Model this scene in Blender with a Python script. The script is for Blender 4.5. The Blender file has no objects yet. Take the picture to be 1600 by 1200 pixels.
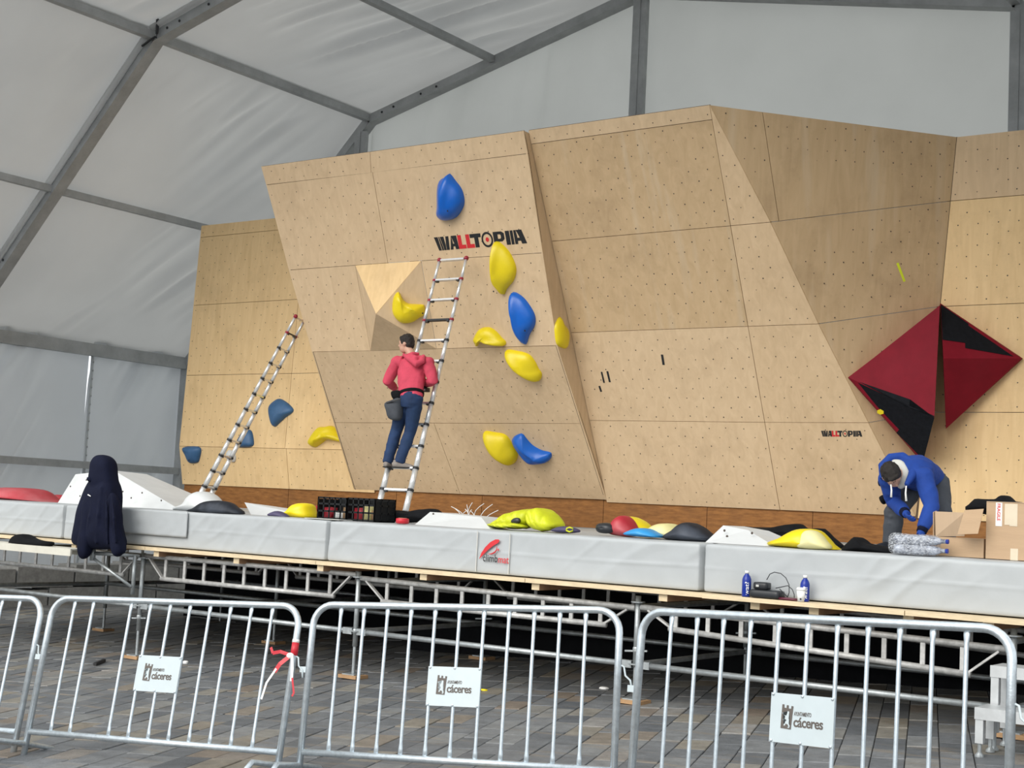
import bpy, bmesh, math, random
from mathutils import Vector, Matrix, noise
random.seed(7)
sc = bpy.context.scene
COL = sc.collection
V = Vector
# ---------------------------------------------------------------- camera
CZ = 1.65                       # eye height; the plaza slopes gently round z = 0
FPX = 2252.6
YAW, PITCH, ROLL = math.radians(35.215), math.radians(4.982), math.radians(-2.883)
Fw = V((-math.sin(YAW)*math.cos(PITCH), math.cos(YAW)*math.cos(PITCH), math.sin(PITCH)))
_r = Fw.cross(V((0, 0, 1))).normalized(); _d = Fw.cross(_r)
Rt = math.cos(ROLL)*_r + math.sin(ROLL)*_d
Dn = -math.sin(ROLL)*_r + math.cos(ROLL)*_d
CAM = V((0, 0, CZ))
cd = bpy.data.cameras.new('camera'); cam = bpy.data.objects.new('camera', cd); COL.objects.link(cam)
cd.sensor_width = 36; cd.lens = FPX/1600*36; cd.clip_end = 400
cam.matrix_world = Matrix(((Rt.x, -Dn.x, -Fw.x, 0), (Rt.y, -Dn.y, -Fw.y, 0), (Rt.z, -Dn.z, -Fw.z, CZ), (0, 0, 0, 1)))
sc.camera = cam
# ---------------------------------------------------------------- world, light, exposure
w = bpy.data.worlds.new('World'); sc.world = w; w.use_nodes = True
bg = w.node_tree.nodes['Background']
bg.inputs[0].default_value = (0.93, 0.97, 1.0, 1); bg.inputs[1].default_value = 0.85   # even overcast sky
sl = bpy.data.lights.new('sun', 'SUN'); sl.energy = 1.75; sl.angle = math.radians(45); sl.color = (1.0, 0.95, 0.87)
so = bpy.data.objects.new('sun', sl); COL.objects.link(so)                            # bright veiled sun, behind and left of the viewer
so.rotation_euler = V((0.06, 0.84, -0.54)).to_track_quat('-Z', 'Y').to_euler()
so.location = (-20, -30, 18)
sc.view_settings.view_transform = 'Standard'; sc.view_settings.look = 'None'
sc.view_settings.exposure = 0.62; sc.view_settings.gamma = 1.0; sc.view_settings.use_curve_mapping = False
# ---------------------------------------------------------------- helpers
def ray(px, py): return Rt*((px-800)/FPX) + Dn*((py-600)/FPX) + Fw
def at(px, py, ax, val):
    r = ray(px, py); return CAM + r*((val-CAM[ax])/r[ax])
def onp(px, py, pl):
    r = ray(px, py); return CAM + r*((pl[0]-CAM).dot(pl[1])/r.dot(pl[1]))
def proj(p):
    q = V(p)-CAM; d = q.dot(Fw); return (800+FPX*q.dot(Rt)/d, 600+FPX*q.dot(Dn)/d)
def gz(x, y): return -1.545+CZ + 0.0395*(x+6) + 0.03*(y-10.5)
GN = V((-0.0395, -0.03, 1)).normalized()
BASE = {}
def tag(o, label=None, cat=None, group=None, kind=None):
    if label: o['label'] = label
    if cat: o['category'] = cat
    if group: o['group'] = group
    if kind: o['kind'] = kind
    return o
def thing(name, loc, label=None, cat=None, group=None, kind=None):
    o = bpy.data.objects.new(name, None); COL.objects.link(o); o.location = loc; o.empty_display_size = 0.2
    BASE[o.name] = V(loc); return tag(o, label, cat, group, kind)
def mesh(name, vs, fs, mats, parent=None, base=None, smooth=False, mi=None):
    """verts in world space; stored relative to the thing's base"""
    b = BASE[parent.name] if parent else (V(base) if base is not None else V((0, 0, 0)))
    me = bpy.data.meshes.new(name)
    me.from_pydata([tuple(V(v)-b) for v in vs], [], fs)
    if not isinstance(mats, (list, tuple)): mats = [mats]
    for m in mats: me.materials.append(m)
    if mi: me.polygons.foreach_set('material_index', mi)
    if smooth: me.polygons.foreach_set('use_smooth', [True]*len(me.polygons))
    me.update(); me.validate()
    bm = bmesh.new(); bm.from_mesh(me); bmesh.ops.recalc_face_normals(bm, faces=bm.faces); bm.to_mesh(me); bm.free()
    o = bpy.data.objects.new(name, me); COL.objects.link(o)
    if parent: o.parent = parent
    else: o.location = b
    BASE[o.name] = b
    return o
class MB:
    def __init__(s): s.v = []; s.f = []
    def add(s, vs, fs):
        k = len(s.v); s.v += [V(v) for v in vs]; s.f += [tuple(i+k for i in f) for f in fs]; return s
    def box(s, c, ax, ay, az):
        """centre and three half-axis vectors"""
        c, ax, ay, az = V(c), V(ax), V(ay), V(az)
        vs = [c+i*ax+j*ay+k*az for i in (-1, 1) for j in (-1, 1) for k in (-1, 1)]
        return s.add(vs, [(0, 1, 3, 2), (4, 6, 7, 5), (0, 4, 5, 1), (2, 3, 7, 6), (0, 2, 6, 4), (1, 5, 7, 3)])
    def bx(s, x0, x1, y0, y1, z0, z1):
        return s.box(((x0+x1)/2, (y0+y1)/2, (z0+z1)/2), ((x1-x0)/2, 0, 0), (0, (y1-y0)/2, 0), (0, 0, (z1-z0)/2))
    def beam(s, a, b, w, h, up=(0, 0, 1)):
        a, b = V(a), V(b); d = (b-a); l = d.length; d.normalize()
        x = d.cross(V(up)); x = x.normalized() if x.length > 1e-5 else V((1, 0, 0)); y = x.cross(d)
        return s.box((a+b)/2, d*l/2, x*w/2, y*h/2)
    def tube(s, pts, r, n=10, ref=None, cap=True):
        """round or oval tube along pts; r: number, list, or list of (ra, rb) with ra along ref"""
        pts = [V(p) for p in pts]; m = len(pts)
        if not isinstance(r, (list, tuple)): r = [r]*m
        rr = [(q, q) if not isinstance(q, (list, tuple)) else q for q in r]
        k = len(s.v); up = None
        for i in range(m):
            t = (pts[min(i+1, m-1)]-pts[max(i-1, 0)]).normalized()
            if ref is not None: up = V(ref) - V(ref).dot(t)*t
            elif up is None:
                a = V((0, 0, 1)) if abs(t.z) < .9 else V((1, 0, 0)); up = a - a.dot(t)*t
            else: up = up - up.dot(t)*t
            if up.length < 1e-6: up = V((1, 0, 0)) - t.x*t
            up.normalize(); sd = t.cross(up)
            for j in range(n):
                a = 2*math.pi*j/n; s.v.append(pts[i] + up*math.cos(a)*rr[i][0] + sd*math.sin(a)*rr[i][1])
        for i in range(m-1):
            for j in range(n):
                s.f.append((k+i*n+j, k+i*n+(j+1) % n, k+(i+1)*n+(j+1) % n, k+(i+1)*n+j))
        if cap: s.f.append(tuple(k+j for j in range(n-1, -1, -1))); s.f.append(tuple(k+(m-1)*n+j for j in range(n)))
        return s
    def ball(s, c, r, ax=None, n=12, m=8):
        """ellipsoid; r three radii along ax (3 vectors)"""
        c = V(c); r = r if isinstance(r, (list, tuple)) else (r, r, r)
        ax = [V(a).normalized() for a in ax] if ax else [V((1, 0, 0)), V((0, 1, 0)), V((0, 0, 1))]
        k = len(s.v); s.v.append(c-ax[2]*r[2])
        for i in range(1, m):
            p = -math.pi/2+math.pi*i/m
            for j in range(n):
                a = 2*math.pi*j/n
                s.v.append(c+ax[0]*r[0]*math.cos(p)*math.cos(a)+ax[1]*r[1]*math.cos(p)*math.sin(a)+ax[2]*r[2]*math.sin(p))
        s.v.append(c+ax[2]*r[2]); top = len(s.v)-1
        for j in range(n):
            s.f.append((k, k+1+(j+1) % n, k+1+j)); s.f.append((top, k+1+(m-2)*n+j, k+1+(m-2)*n+(j+1) % n))
        for i in range(m-2):
            for j in range(n):
                q = k+1+i*n; s.f.append((q+j, q+(j+1) % n, q+n+(j+1) % n, q+n+j))
        return s
    def prism(s, poly, ext):
        n = len(poly); ext = V(ext); a = [V(p) for p in poly]
        return s.add(a+[p+ext for p in a], [tuple(range(n-1, -1, -1)), tuple(range(n, 2*n))]+[(i, (i+1) % n, n+(i+1) % n, n+i) for i in range(n)])
    def lathe(s, c, prof, n=20, up=(0, 0, 1)):
        c = V(c); k = len(s.v); m = len(prof)
        for r, z in prof:
            for j in range(n):
                a = 2*math.pi*j/n; s.v.append(c+V((r*math.cos(a), r*math.sin(a), z)))
        for i in range(m-1):
            for j in range(n): s.f.append((k+i*n+j, k+i*n+(j+1) % n, k+(i+1)*n+(j+1) % n, k+(i+1)*n+j))
        s.f.append(tuple(k+j for j in range(n-1, -1, -1))); s.f.append(tuple(k+(m-1)*n+j for j in range(n)))
        return s
    def make(s, name, mat, parent=None, base=None, smooth=False):
        return mesh(name, s.v, s.f, mat, parent, base, smooth)
def single(mb, name, mat, base, label, cat, group=None, smooth=False):
    return tag(mb.make(name, mat, None, base, smooth), label, cat, group)
def autosmooth(o, ang=40):
    bm = bmesh.new(); bm.from_mesh(o.data)
    for f in bm.faces: f.smooth = True
    for e in bm.edges:
        if len(e.link_faces) == 2 and e.calc_face_angle(0) > math.radians(ang): e.smooth = False
    bm.to_mesh(o.data); bm.free(); return o
def rbox(c, size, r, n, disp=None):
    """rounded box on a grid: c centre, size full, n segments (nx,ny,nz), disp(v)->offset"""
    b = MB(); h = [q/2 for q in size]; idx = {}; c = V(c)
    def vert(i, j, k):
        if (i, j, k) in idx: return idx[i, j, k]
        q = V((-h[0]+size[0]*i/n[0], -h[1]+size[1]*j/n[1], -h[2]+size[2]*k/n[2]))
        inn = V([max(-h[a]+r, min(h[a]-r, q[a])) for a in range(3)]); d = q-inn
        if d.length > 1e-7: q = inn + d.normalized()*r
        p = c+q
        if disp: p = p + disp(p)
        b.v.append(p); idx[i, j, k] = len(b.v)-1; return idx[i, j, k]
    for ax in range(3):
        o1, o2 = [a for a in range(3) if a != ax]
        for side in (0, n[ax]):
            for i in range(n[o1]):
                for j in range(n[o2]):
                    cs = []
                    for di, dj in ((0, 0), (1, 0), (1, 1), (0, 1)):
                        t = [0, 0, 0]; t[ax] = side; t[o1] = i+di; t[o2] = j+dj; cs.append(vert(*t))
                    b.f.append(tuple(cs))
    return b
def resample(poly, n, smooth=True):
    """closed polyline (2-tuples) -> n points, Catmull-Rom"""
    m = len(poly); out = []
    fine = []
    for i in range(m):
        p0, p1, p2, p3 = [V((*poly[(i+k-1) % m][:2], 0)) for k in range(4)]
        for s_ in range(10):
            t = s_/10
            fine.append(.5*((2*p1)+(-p0+p2)*t+(2*p0-5*p1+4*p2-p3)*t*t+(-p0+3*p1-3*p2+p3)*t**3) if smooth else p1.lerp(p2, t))
    L = [0]
    for i in range(len(fine)): L.append(L[-1]+(fine[(i+1) % len(fine)]-fine[i]).length)
    j = 0
    for i in range(n):
        d = L[-1]*i/n
        while L[j+1] < d: j += 1
        t = (d-L[j])/max(L[j+1]-L[j], 1e-9); p = fine[j].lerp(fine[(j+1) % len(fine)], t); out.append((p.x, p.y))
    return out
def inflate(outline3, nrm, H, top=None, rings=6, power=.5, both=False, back=0.0, wob=0, seed=0):
    """dome over a closed 3D outline; top = offset of the summit in the plane; both = pillow on both sides"""
    b = MB(); n = len(outline3); o = [V(p) for p in outline3]; c = sum(o, V())/n; nrm = V(nrm).normalized()
    sh = V(top) if top is not None else V((0, 0, 0))
    def side(sg, HH, shift):
        ids = []
        for k in range(rings):
            t = k/rings; sc_ = math.cos(t*math.pi/2); hh = HH*(math.sin(t*math.pi/2)**power)
            ring = []
            for p in o:
                q = c + (p-c)*sc_ + shift*(1-sc_) + nrm*sg*hh
                if wob and k: q = q + nrm*sg*wob*noise.noise(q*4.0+V((seed, 0, 0))) + V((noise.noise(q*5+V((0, seed, 0))), noise.noise(q*5+V((0, 0, seed))), noise.noise(q*5)))*wob*.4
                b.v.append(q); ring.append(len(b.v)-1)
            ids.append(ring)
        b.v.append(c+shift+nrm*sg*HH); tip = len(b.v)-1
        for k in range(rings-1):
            for j in range(n): b.f.append((ids[k][j], ids[k][(j+1) % n], ids[k+1][(j+1) % n], ids[k+1][j]))
        for j in range(n): b.f.append((ids[-1][j], ids[-1][(j+1) % n], tip))
        return ids[0]
    r0 = side(1, H, sh)
    if both:
        r1 = side(-1, H if both is True else both, sh)
        # weld the two outlines
        mp = dict(zip(r1, r0)); b.f = [tuple(mp.get(i, i) for i in f) for f in b.f]
        keep = [i for i in range(len(b.v)) if i not in mp]; new = {i: j for j, i in enumerate(keep)}
        b.v = [b.v[i] for i in keep]; b.f = [tuple(new[i] for i in f) for f in b.f]
    else:
        k = len(b.v); b.v += [p-nrm*back for p in o]
        for j in range(n): b.f.append((r0[j], k+j, k+(j+1) % n, r0[(j+1) % n]))
        b.f.append(tuple(k+j for j in range(n)))
    return b
def text_mesh(body, size, off=0.0, align='CENTER', shear=0, spacing=1.0):
    """returns verts (2-D) and faces of a text in the XY plane"""
    cu = bpy.data.curves.new('t', 'FONT'); cu.body = body; cu.size = size; cu.offset = off; cu.align_x = align
    cu.shear = shear; cu.space_character = spacing; cu.resolution_u = 3
    o = bpy.data.objects.new('t', cu); COL.objects.link(o)
    bpy.context.view_layer.update()
    me = bpy.data.meshes.new_from_object(o.evaluated_get(bpy.context.evaluated_depsgraph_get()))
    vs = [(v.co.x, v.co.y) for v in me.vertices]; fs = [tuple(p.vertices) for p in me.polygons]
    bpy.data.objects.remove(o); bpy.data.curves.remove(cu); bpy.data.meshes.remove(me)
    return vs, fs
def place2d(vs, o, u, v): return [V(o)+V(u)*a+V(v)*b for a, b in vs]
def inside(p, poly):
    x, y = p; r = False; n = len(poly)
    for i in range(n):
        x0, y0 = poly[i]; x1, y1 = poly[(i+1) % n]
        if (y0 > y) != (y1 > y) and x < (x1-x0)*(y-y0)/(y1-y0)+x0: r = not r
    return r
def edge_dist(p, poly):
    d = 9; n = len(poly); p = V((*p, 0))
    for i in range(n):
        a = V((*poly[i], 0)); b = V((*poly[(i+1) % n], 0)); t = max(0, min(1, (p-a).dot(b-a)/max((b-a).length_squared, 1e-9)))
        d = min(d, (p-(a+(b-a)*t)).length)
    return d
def remesh(mb, name, mat, parent, voxel=.012, smooth=4, base=None):
    o = mb.make(name, mat, parent, base)
    md = o.modifiers.new('r', 'REMESH'); md.mode = 'VOXEL'; md.voxel_size = voxel
    s_ = o.modifiers.new('s', 'SMOOTH'); s_.iterations = smooth; s_.factor = .5
    bpy.context.view_layer.update()
    me = bpy.data.meshes.new_from_object(o.evaluated_get(bpy.context.evaluated_depsgraph_get()))
    o.modifiers.clear(); old = o.data; o.data = me; bpy.data.meshes.remove(old)
    if not me.materials: me.materials.append(mat)
    me.name = name; me.polygons.foreach_set('use_smooth', [True]*len(me.polygons))
    return o
# ---------------------------------------------------------------- materials
def nt(name):
    m = bpy.data.materials.new(name); m.use_nodes = True; t = m.node_tree
    return m, t, t.nodes['Principled BSDF']
def N(t, typ, **kw):
    n = t.nodes.new(typ)
    for k, v in kw.items(): setattr(n, k, v)
    return n
def mk(name, col, rough=.6, metal=0.0, var=.12, scale=6, stretch=(1, 1, 1), bump=0.0, bscale=40, spec=.5, col2=None, coat=0, trans=0, blotch=0, bcol=None):
    """procedural: noise-varied colour between col*(1-var) and col*(1+var) (or col2), optional blotches and bump"""
    m, t, p = nt(name); L = t.links
    co = N(t, 'ShaderNodeTexCoord'); mp = N(t, 'ShaderNodeMapping'); mp.inputs['Scale'].default_value = stretch
    L.new(co.outputs['Object'], mp.inputs[0])
    no = N(t, 'ShaderNodeTexNoise'); no.inputs['Scale'].default_value = scale; no.inputs['Detail'].default_value = 6; no.inputs['Roughness'].default_value = .65
    L.new(mp.outputs[0], no.inputs['Vector'])
    rp = N(t, 'ShaderNodeValToRGB'); rp.color_ramp.elements[0].position = .3; rp.color_ramp.elements[1].position = .72
    a = [max(0, c*(1-var)) for c in col]; b = [min(1, c*(1+var)) for c in (col2 or col)]
    rp.color_ramp.elements[0].color = (*a, 1); rp.color_ramp.elements[1].color = (*b, 1)
    L.new(no.outputs['Fac'], rp.inputs[0]); out = rp.outputs[0]
    if blotch:
        n2 = N(t, 'ShaderNodeTexNoise'); n2.inputs['Scale'].default_value = 1.7; n2.inputs['Detail'].default_value = 5
        L.new(co.outputs['Object'], n2.inputs['Vector'])
        r2 = N(t, 'ShaderNodeValToRGB'); r2.color_ramp.elements[0].position = .5; r2.color_ramp.elements[1].position = .75
        r2.color_ramp.elements[0].color = (0, 0, 0, 1); r2.color_ramp.elements[1].color = (blotch,)*3+(1,)
        L.new(n2.outputs['Fac'], r2.inputs[0])
        mx = N(t, 'ShaderNodeMix', data_type='RGBA'); L.new(r2.outputs[0], mx.inputs[0]); L.new(out, mx.inputs[6]); mx.inputs[7].default_value = (*(bcol or a), 1); out = mx.outputs[2]
    L.new(out, p.inputs['Base Color'])
    p.inputs['Roughness'].default_value = rough; p.inputs['Metallic'].default_value = metal; p.inputs['Specular IOR Level'].default_value = spec
    p.inputs['Coat Weight'].default_value = coat; p.inputs['Transmission Weight'].default_value = trans
    if bump:
        nb = N(t, 'ShaderNodeTexNoise'); nb.inputs['Scale'].default_value = bscale; nb.inputs['Detail'].default_value = 4; L.new(mp.outputs[0], nb.inputs['Vector'])
        bm_ = N(t, 'ShaderNodeBump'); bm_.inputs['Strength'].default_value = bump; bm_.inputs['Distance'].default_value = .02
        L.new(nb.outputs['Fac'], bm_.inputs['Height']); L.new(bm_.outputs[0], p.inputs['Normal'])
    return m
def fabric_translucent(name, col, tr):
    m, t, p = nt(name); L = t.links
    co = N(t, 'ShaderNodeTexCoord'); no = N(t, 'ShaderNodeTexNoise'); no.inputs['Scale'].default_value = .7; no.inputs['Detail'].default_value = 6
    L.new(co.outputs['Object'], no.inputs['Vector'])
    rp = N(t, 'ShaderNodeValToRGB'); rp.color_ramp.elements[0].color = (*[c*.86 for c in col], 1); rp.color_ramp.elements[1].color = (*[min(1, c*1.08) for c in col], 1)
    L.new(no.outputs['Fac'], rp.inputs[0]); L.new(rp.outputs[0], p.inputs['Base Color'])
    p.inputs['Roughness'].default_value = .5
    tl = N(t, 'ShaderNodeBsdfTranslucent'); L.new(rp.outputs[0], tl.inputs[0])
    mx = N(t, 'ShaderNodeMixShader'); mx.inputs[0].default_value = tr
    L.new(p.outputs[0], mx.inputs[1]); L.new(tl.outputs[0], mx.inputs[2]); L.new(mx.outputs[0], t.nodes['Material Output'].inputs[0])
    return m
def plywood(name, base, warm, streak=0.0, dirt=.35, dcol=(.19, .12, .065)):
    m, t, p = nt(name); L = t.links
    co = N(t, 'ShaderNodeTexCoord')
    mp = N(t, 'ShaderNodeMapping'); mp.inputs['Scale'].default_value = (9, 9, 1.3); L.new(co.outputs['Object'], mp.inputs[0])
    g = N(t, 'ShaderNodeTexNoise'); g.inputs['Scale'].default_value = 1; g.inputs['Detail'].default_value = 7; g.inputs['Distortion'].default_value = 1.2; L.new(mp.outputs[0], g.inputs['Vector'])
    r1 = N(t, 'ShaderNodeValToRGB'); r1.color_ramp.elements[0].position = .28; r1.color_ramp.elements[1].position = .7
    r1.color_ramp.elements[0].color = (*[c*.95 for c in base], 1); r1.color_ramp.elements[1].color = (*warm, 1); L.new(g.outputs['Fac'], r1.inputs[0])
    n2 = N(t, 'ShaderNodeTexNoise'); n2.inputs['Scale'].default_value = 1.5; n2.inputs['Detail'].default_value = 9; n2.inputs['Roughness'].default_value = .68; L.new(co.outputs['Object'], n2.inputs['Vector'])
    r2 = N(t, 'ShaderNodeValToRGB'); r2.color_ramp.elements[0].position = .5; r2.color_ramp.elements[1].position = .82; r2.color_ramp.elements[0].color = (0, 0, 0, 1); r2.color_ramp.elements[1].color = (dirt,)*3+(1,); L.new(n2.outputs['Fac'], r2.inputs[0])
    mx = N(t, 'ShaderNodeMix', data_type='RGBA'); L.new(r2.outputs[0], mx.inputs[0]); L.new(r1.outputs[0], mx.inputs[6]); mx.inputs[7].default_value = (*dcol, 1)
    n3 = N(t, 'ShaderNodeTexNoise'); n3.inputs['Scale'].default_value = 14; n3.inputs['Detail'].default_value = 3; L.new(co.outputs['Object'], n3.inputs['Vector'])
    r3 = N(t, 'ShaderNodeValToRGB'); r3.color_ramp.elements[0].position = .62; r3.color_ramp.elements[1].position = .8; r3.color_ramp.elements[0].color = (0, 0, 0, 1); r3.color_ramp.elements[1].color = (.16,)*3+(1,); L.new(n3.outputs['Fac'], r3.inputs[0])
    mx2 = N(t, 'ShaderNodeMix', data_type='RGBA'); L.new(r3.outputs[0], mx2.inputs[0]); L.new(mx.outputs[2], mx2.inputs[6]); mx2.inputs[7].default_value = (*[c*.62 for c in base], 1)
    out = mx2.outputs[2]
    if streak:
        ms = N(t, 'ShaderNodeMapping'); ms.inputs['Scale'].default_value = (7, .7, .5); L.new(co.outputs['Object'], ms.inputs[0])
        n4 = N(t, 'ShaderNodeTexNoise'); n4.inputs['Scale'].default_value = 1; n4.inputs['Detail'].default_value = 4; L.new(ms.outputs[0], n4.inputs['Vector'])
        r4 = N(t, 'ShaderNodeValToRGB'); r4.color_ramp.elements[0].position = .55; r4.color_ramp.elements[1].position = .72; r4.color_ramp.elements[0].color = (0, 0, 0, 1); r4.color_ramp.elements[1].color = (streak,)*3+(1,); L.new(n4.outputs['Fac'], r4.inputs[0])
        mx3 = N(t, 'ShaderNodeMix', data_type='RGBA'); L.new(r4.outputs[0], mx3.inputs[0]); L.new(out, mx3.inputs[6]); mx3.inputs[7].default_value = (.66, .58, .45, 1); out = mx3.outputs[2]
    L.new(out, p.inputs['Base Color']); p.inputs['Roughness'].default_value = .62; p.inputs['Specular IOR Level'].default_value = .3
    return m
def paver_mat():
    m, t, p = nt('granite_paver'); L = t.links
    oi = N(t, 'ShaderNodeObjectInfo'); ge = N(t, 'ShaderNodeNewGeometry')
    ad = N(t, 'ShaderNodeMath', operation='ADD'); L.new(oi.outputs['Random'], ad.inputs[0]); L.new(ge.outputs['Random Per Island'], ad.inputs[1])
    wn = N(t, 'ShaderNodeTexWhiteNoise', noise_dimensions='1D'); L.new(ad.outputs[0], wn.inputs['W'])
    rp = N(t, 'ShaderNodeValToRGB'); cr = rp.color_ramp; cr.interpolation = 'LINEAR'
    cols = [(0, (.10, .108, .118)), (.3, (.135, .143, .152)), (.6, (.165, .172, .18)), (.80, (.20, .205, .205)), (.90, (.22, .20, .165)), (.96, (.19, .155, .125)), (1, (.25, .245, .235))]
    while len(cr.elements) < len(cols): cr.elements.new(.5)
    for e, (q, c) in zip(cr.elements, cols): e.position = q; e.color = (*c, 1)
    L.new(wn.outputs['Value'], rp.inputs[0])
    no = N(t, 'ShaderNodeTexNoise'); no.inputs['Scale'].default_value = 9; no.inputs['Detail'].default_value = 8; no.inputs['Roughness'].default_value = .7; L.new(ge.outputs['Position'], no.inputs['Vector'])
    r2 = N(t, 'ShaderNodeMapRange'); r2.inputs[1].default_value = .25; r2.inputs[2].default_value = .75; r2.inputs[3].default_value = .62; r2.inputs[4].default_value = 1.35; L.new(no.outputs['Fac'], r2.inputs[0])
    mx = N(t, 'ShaderNodeVectorMath', operation='SCALE'); L.new(rp.outputs[0], mx.inputs[0]); L.new(r2.outputs[0], mx.inputs['Scale'])
    mps = N(t, 'ShaderNodeMapping'); mps.inputs['Rotation'].default_value = (0, 0, -.32); mps.inputs['Scale'].default_value = (1.6, 9, 1); L.new(ge.outputs['Position'], mps.inputs[0])
    ns = N(t, 'ShaderNodeTexNoise'); ns.inputs['Scale'].default_value = 1; ns.inputs['Detail'].default_value = 5; L.new(mps.outputs[0], ns.inputs['Vector'])
    rs = N(t, 'ShaderNodeValToRGB'); rs.color_ramp.elements[0].position = .56; rs.color_ramp.elements[1].position = .74; rs.color_ramp.elements[0].color = (0, 0, 0, 1); rs.color_ramp.elements[1].color = (.6, .6, .6, 1); L.new(ns.outputs['Fac'], rs.inputs[0])
    mt_ = N(t, 'ShaderNodeMix', data_type='RGBA'); L.new(rs.outputs[0], mt_.inputs[0]); L.new(mx.outputs[0], mt_.inputs[6]); mt_.inputs[7].default_value = (.25, .20, .14, 1)
    L.new(mt_.outputs[2], p.inputs['Base Color']); p.inputs['Roughness'].default_value = .5
    nb = N(t, 'ShaderNodeTexNoise'); nb.inputs['Scale'].default_value = 60; nb.inputs['Detail'].default_value = 5; L.new(ge.outputs['Position'], nb.inputs['Vector'])
    bp = N(t, 'ShaderNodeBump'); bp.inputs['Strength'].default_value = .4; bp.inputs['Distance'].default_value = .01; L.new(nb.outputs['Fac'], bp.inputs['Height']); L.new(bp.outputs[0], p.inputs['Normal'])
    return m
M = {}
M['roof'] = fabric_translucent('tent_roof_fabric', (.60, .605, .595), .23)
M['wallfab'] = fabric_translucent('tent_wall_fabric', (.64, .67, .69), .28)
M['highlight'] = fabric_translucent('white_highlight_fabric', (.85, .86, .86), .5)
M['gable'] = fabric_translucent('tent_gable_fabric', (.70, .705, .665), .48)
M['alu'] = mk('tent_aluminium', (.40, .415, .42), .5, .08, .18, 3, bump=.1)
M['steel'] = mk('galvanised_steel', (.60, .66, .70), .34, .75, .16, 30, bump=.06, bscale=120)
M['steelbar'] = mk('galvanised_bar', (.55, .62, .67), .38, .7, .15, 40)
M['scaf'] = mk('scaffold_steel', (.40, .43, .44), .45, .65, .25, 12, bump=.1)
M['scafalu'] = mk('weathered_girder', (.50, .50, .49), .55, .35, .3, 14, bump=.15, blotch=.6, bcol=(.2, .19, .18))
M['ladder'] = mk('ladder_aluminium', (.80, .81, .82), .28, .55, .05, 10)
M['plyA'] = plywood('plywood_warm', (.76, .53, .27), (.81, .585, .315), 0, .30, (.25, .15, .07))  # yellower wood, lightened further to make up for weak light on upright panels
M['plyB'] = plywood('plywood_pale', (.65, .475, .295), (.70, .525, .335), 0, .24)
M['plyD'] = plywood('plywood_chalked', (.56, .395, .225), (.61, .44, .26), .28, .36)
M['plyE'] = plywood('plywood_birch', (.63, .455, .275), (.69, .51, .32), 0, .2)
M['kick'] = mk('brown_plywood', (.22, .092, .027), .6, 0, .25, 5, (1, 1, 6), bump=.1, col2=(.29, .13, .04), spec=.2, blotch=.5, bcol=(.15, .07, .028))
M['hole'] = mk('bolt_hole', (.06, .045, .035), .7, 0, .1)
M['edgewood'] = mk('pine_edge', (.68, .55, .36), .6, 0, .15, 8, (1, 6, 6), bump=.1)
M['joist'] = mk('spruce_joist', (.36, .21, .12), .65, 0, .2, 6, bump=.1, blotch=.4, bcol=(.22, .12, .07))
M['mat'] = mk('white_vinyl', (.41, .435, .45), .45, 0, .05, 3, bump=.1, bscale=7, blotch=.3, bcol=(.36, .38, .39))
M['white'] = mk('white_fibreglass', (.62, .64, .645), .45, 0, .06, 4, blotch=.25, bcol=(.45, .46, .47))
M['yellow'] = mk('yellow_polyester', (.80, .63, .008), .38, 0, .06, 3)
M['blue'] = mk('bright_blue_polyester', (.004, .12, .55), .32, 0, .08, 3)
M['navyhold'] = mk('dusty_blue_polyester', (.035, .11, .24), .5, 0, .2, 6, blotch=.3, bcol=(.1, .17, .28))
M['red'] = mk('dark_red_paint', (.20, .007, .018), .6, 0, .12, 5, spec=.14, blotch=.25, bcol=(.25, .02, .035))
M['blackpaint'] = mk('black_grip_paint', (.008, .009, .012), .75, 0, .3, 20, bump=.1, spec=.12)
M['redhold'] = mk('chalky_red_polyester', (.42, .02, .035), .5, 0, .15, 6, blotch=.5, bcol=(.55, .25, .26))
M['blackhold'] = mk('chalky_black_polyester', (.016, .019, .026), .6, 0, .3, 8, spec=.25, blotch=.7, bcol=(.13, .15, .19))
M['cyan'] = mk('sky_blue_polyester', (.03, .28, .62), .45, 0, .08)
M['cream'] = mk('cream_polyester', (.72, .66, .30), .5, 0, .1, blotch=.4, bcol=(.7, .68, .5))
M['logored'] = mk('sticker_red', (.60, .022, .03), .5, 0, .05)
M['logoblack'] = mk('sticker_black', (.012, .013, .015), .5, 0, .1)
M['tapelime'] = mk('fluorescent_tape', (.70, .80, .03), .5, 0, .05)
M['rubber'] = mk('black_rubber', (.02, .02, .022), .55, 0, .2)
M['redplastic'] = mk('dark_red_plastic', (.32, .02, .04), .45, 0, .1)
M['skin'] = mk('skin', (.55, .32, .23), .5, 0, .08, 8)
M['hair'] = mk('dark_hair', (.014, .010, .008), .55, 0, .4, 60, (1, 1, 3), bump=.5, bscale=120)
M['hoodred'] = mk('raspberry_cotton', (.55, .055, .10), .85, 0, .15, 6, bump=.25, bscale=18)
M['hoodblue'] = mk('royal_blue_cotton', (.006, .045, .27), .85, 0, .15, 6, bump=.25, bscale=18)
M['lining'] = mk('grey_lining', (.55, .55, .52), .85, 0, .1)
M['jeans'] = mk('blue_denim', (.010, .032, .095), .85, 0, .3, 5, bump=.2, bscale=14, blotch=.6, bcol=(.03, .075, .16))
M['trousers'] = mk('charcoal_work_cotton', (.055, .062, .075), .85, 0, .2, 6, bump=.25, bscale=14)
M['shoe'] = mk('grey_suede', (.26, .23, .21), .8, 0, .2, 12)
M['sole'] = mk('black_sole', (.02, .02, .02), .7)
M['cloth'] = mk('black_cloth', (.007, .0075, .009), .9, 0, .3, 6, bump=.3, bscale=10, spec=.15)
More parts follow.
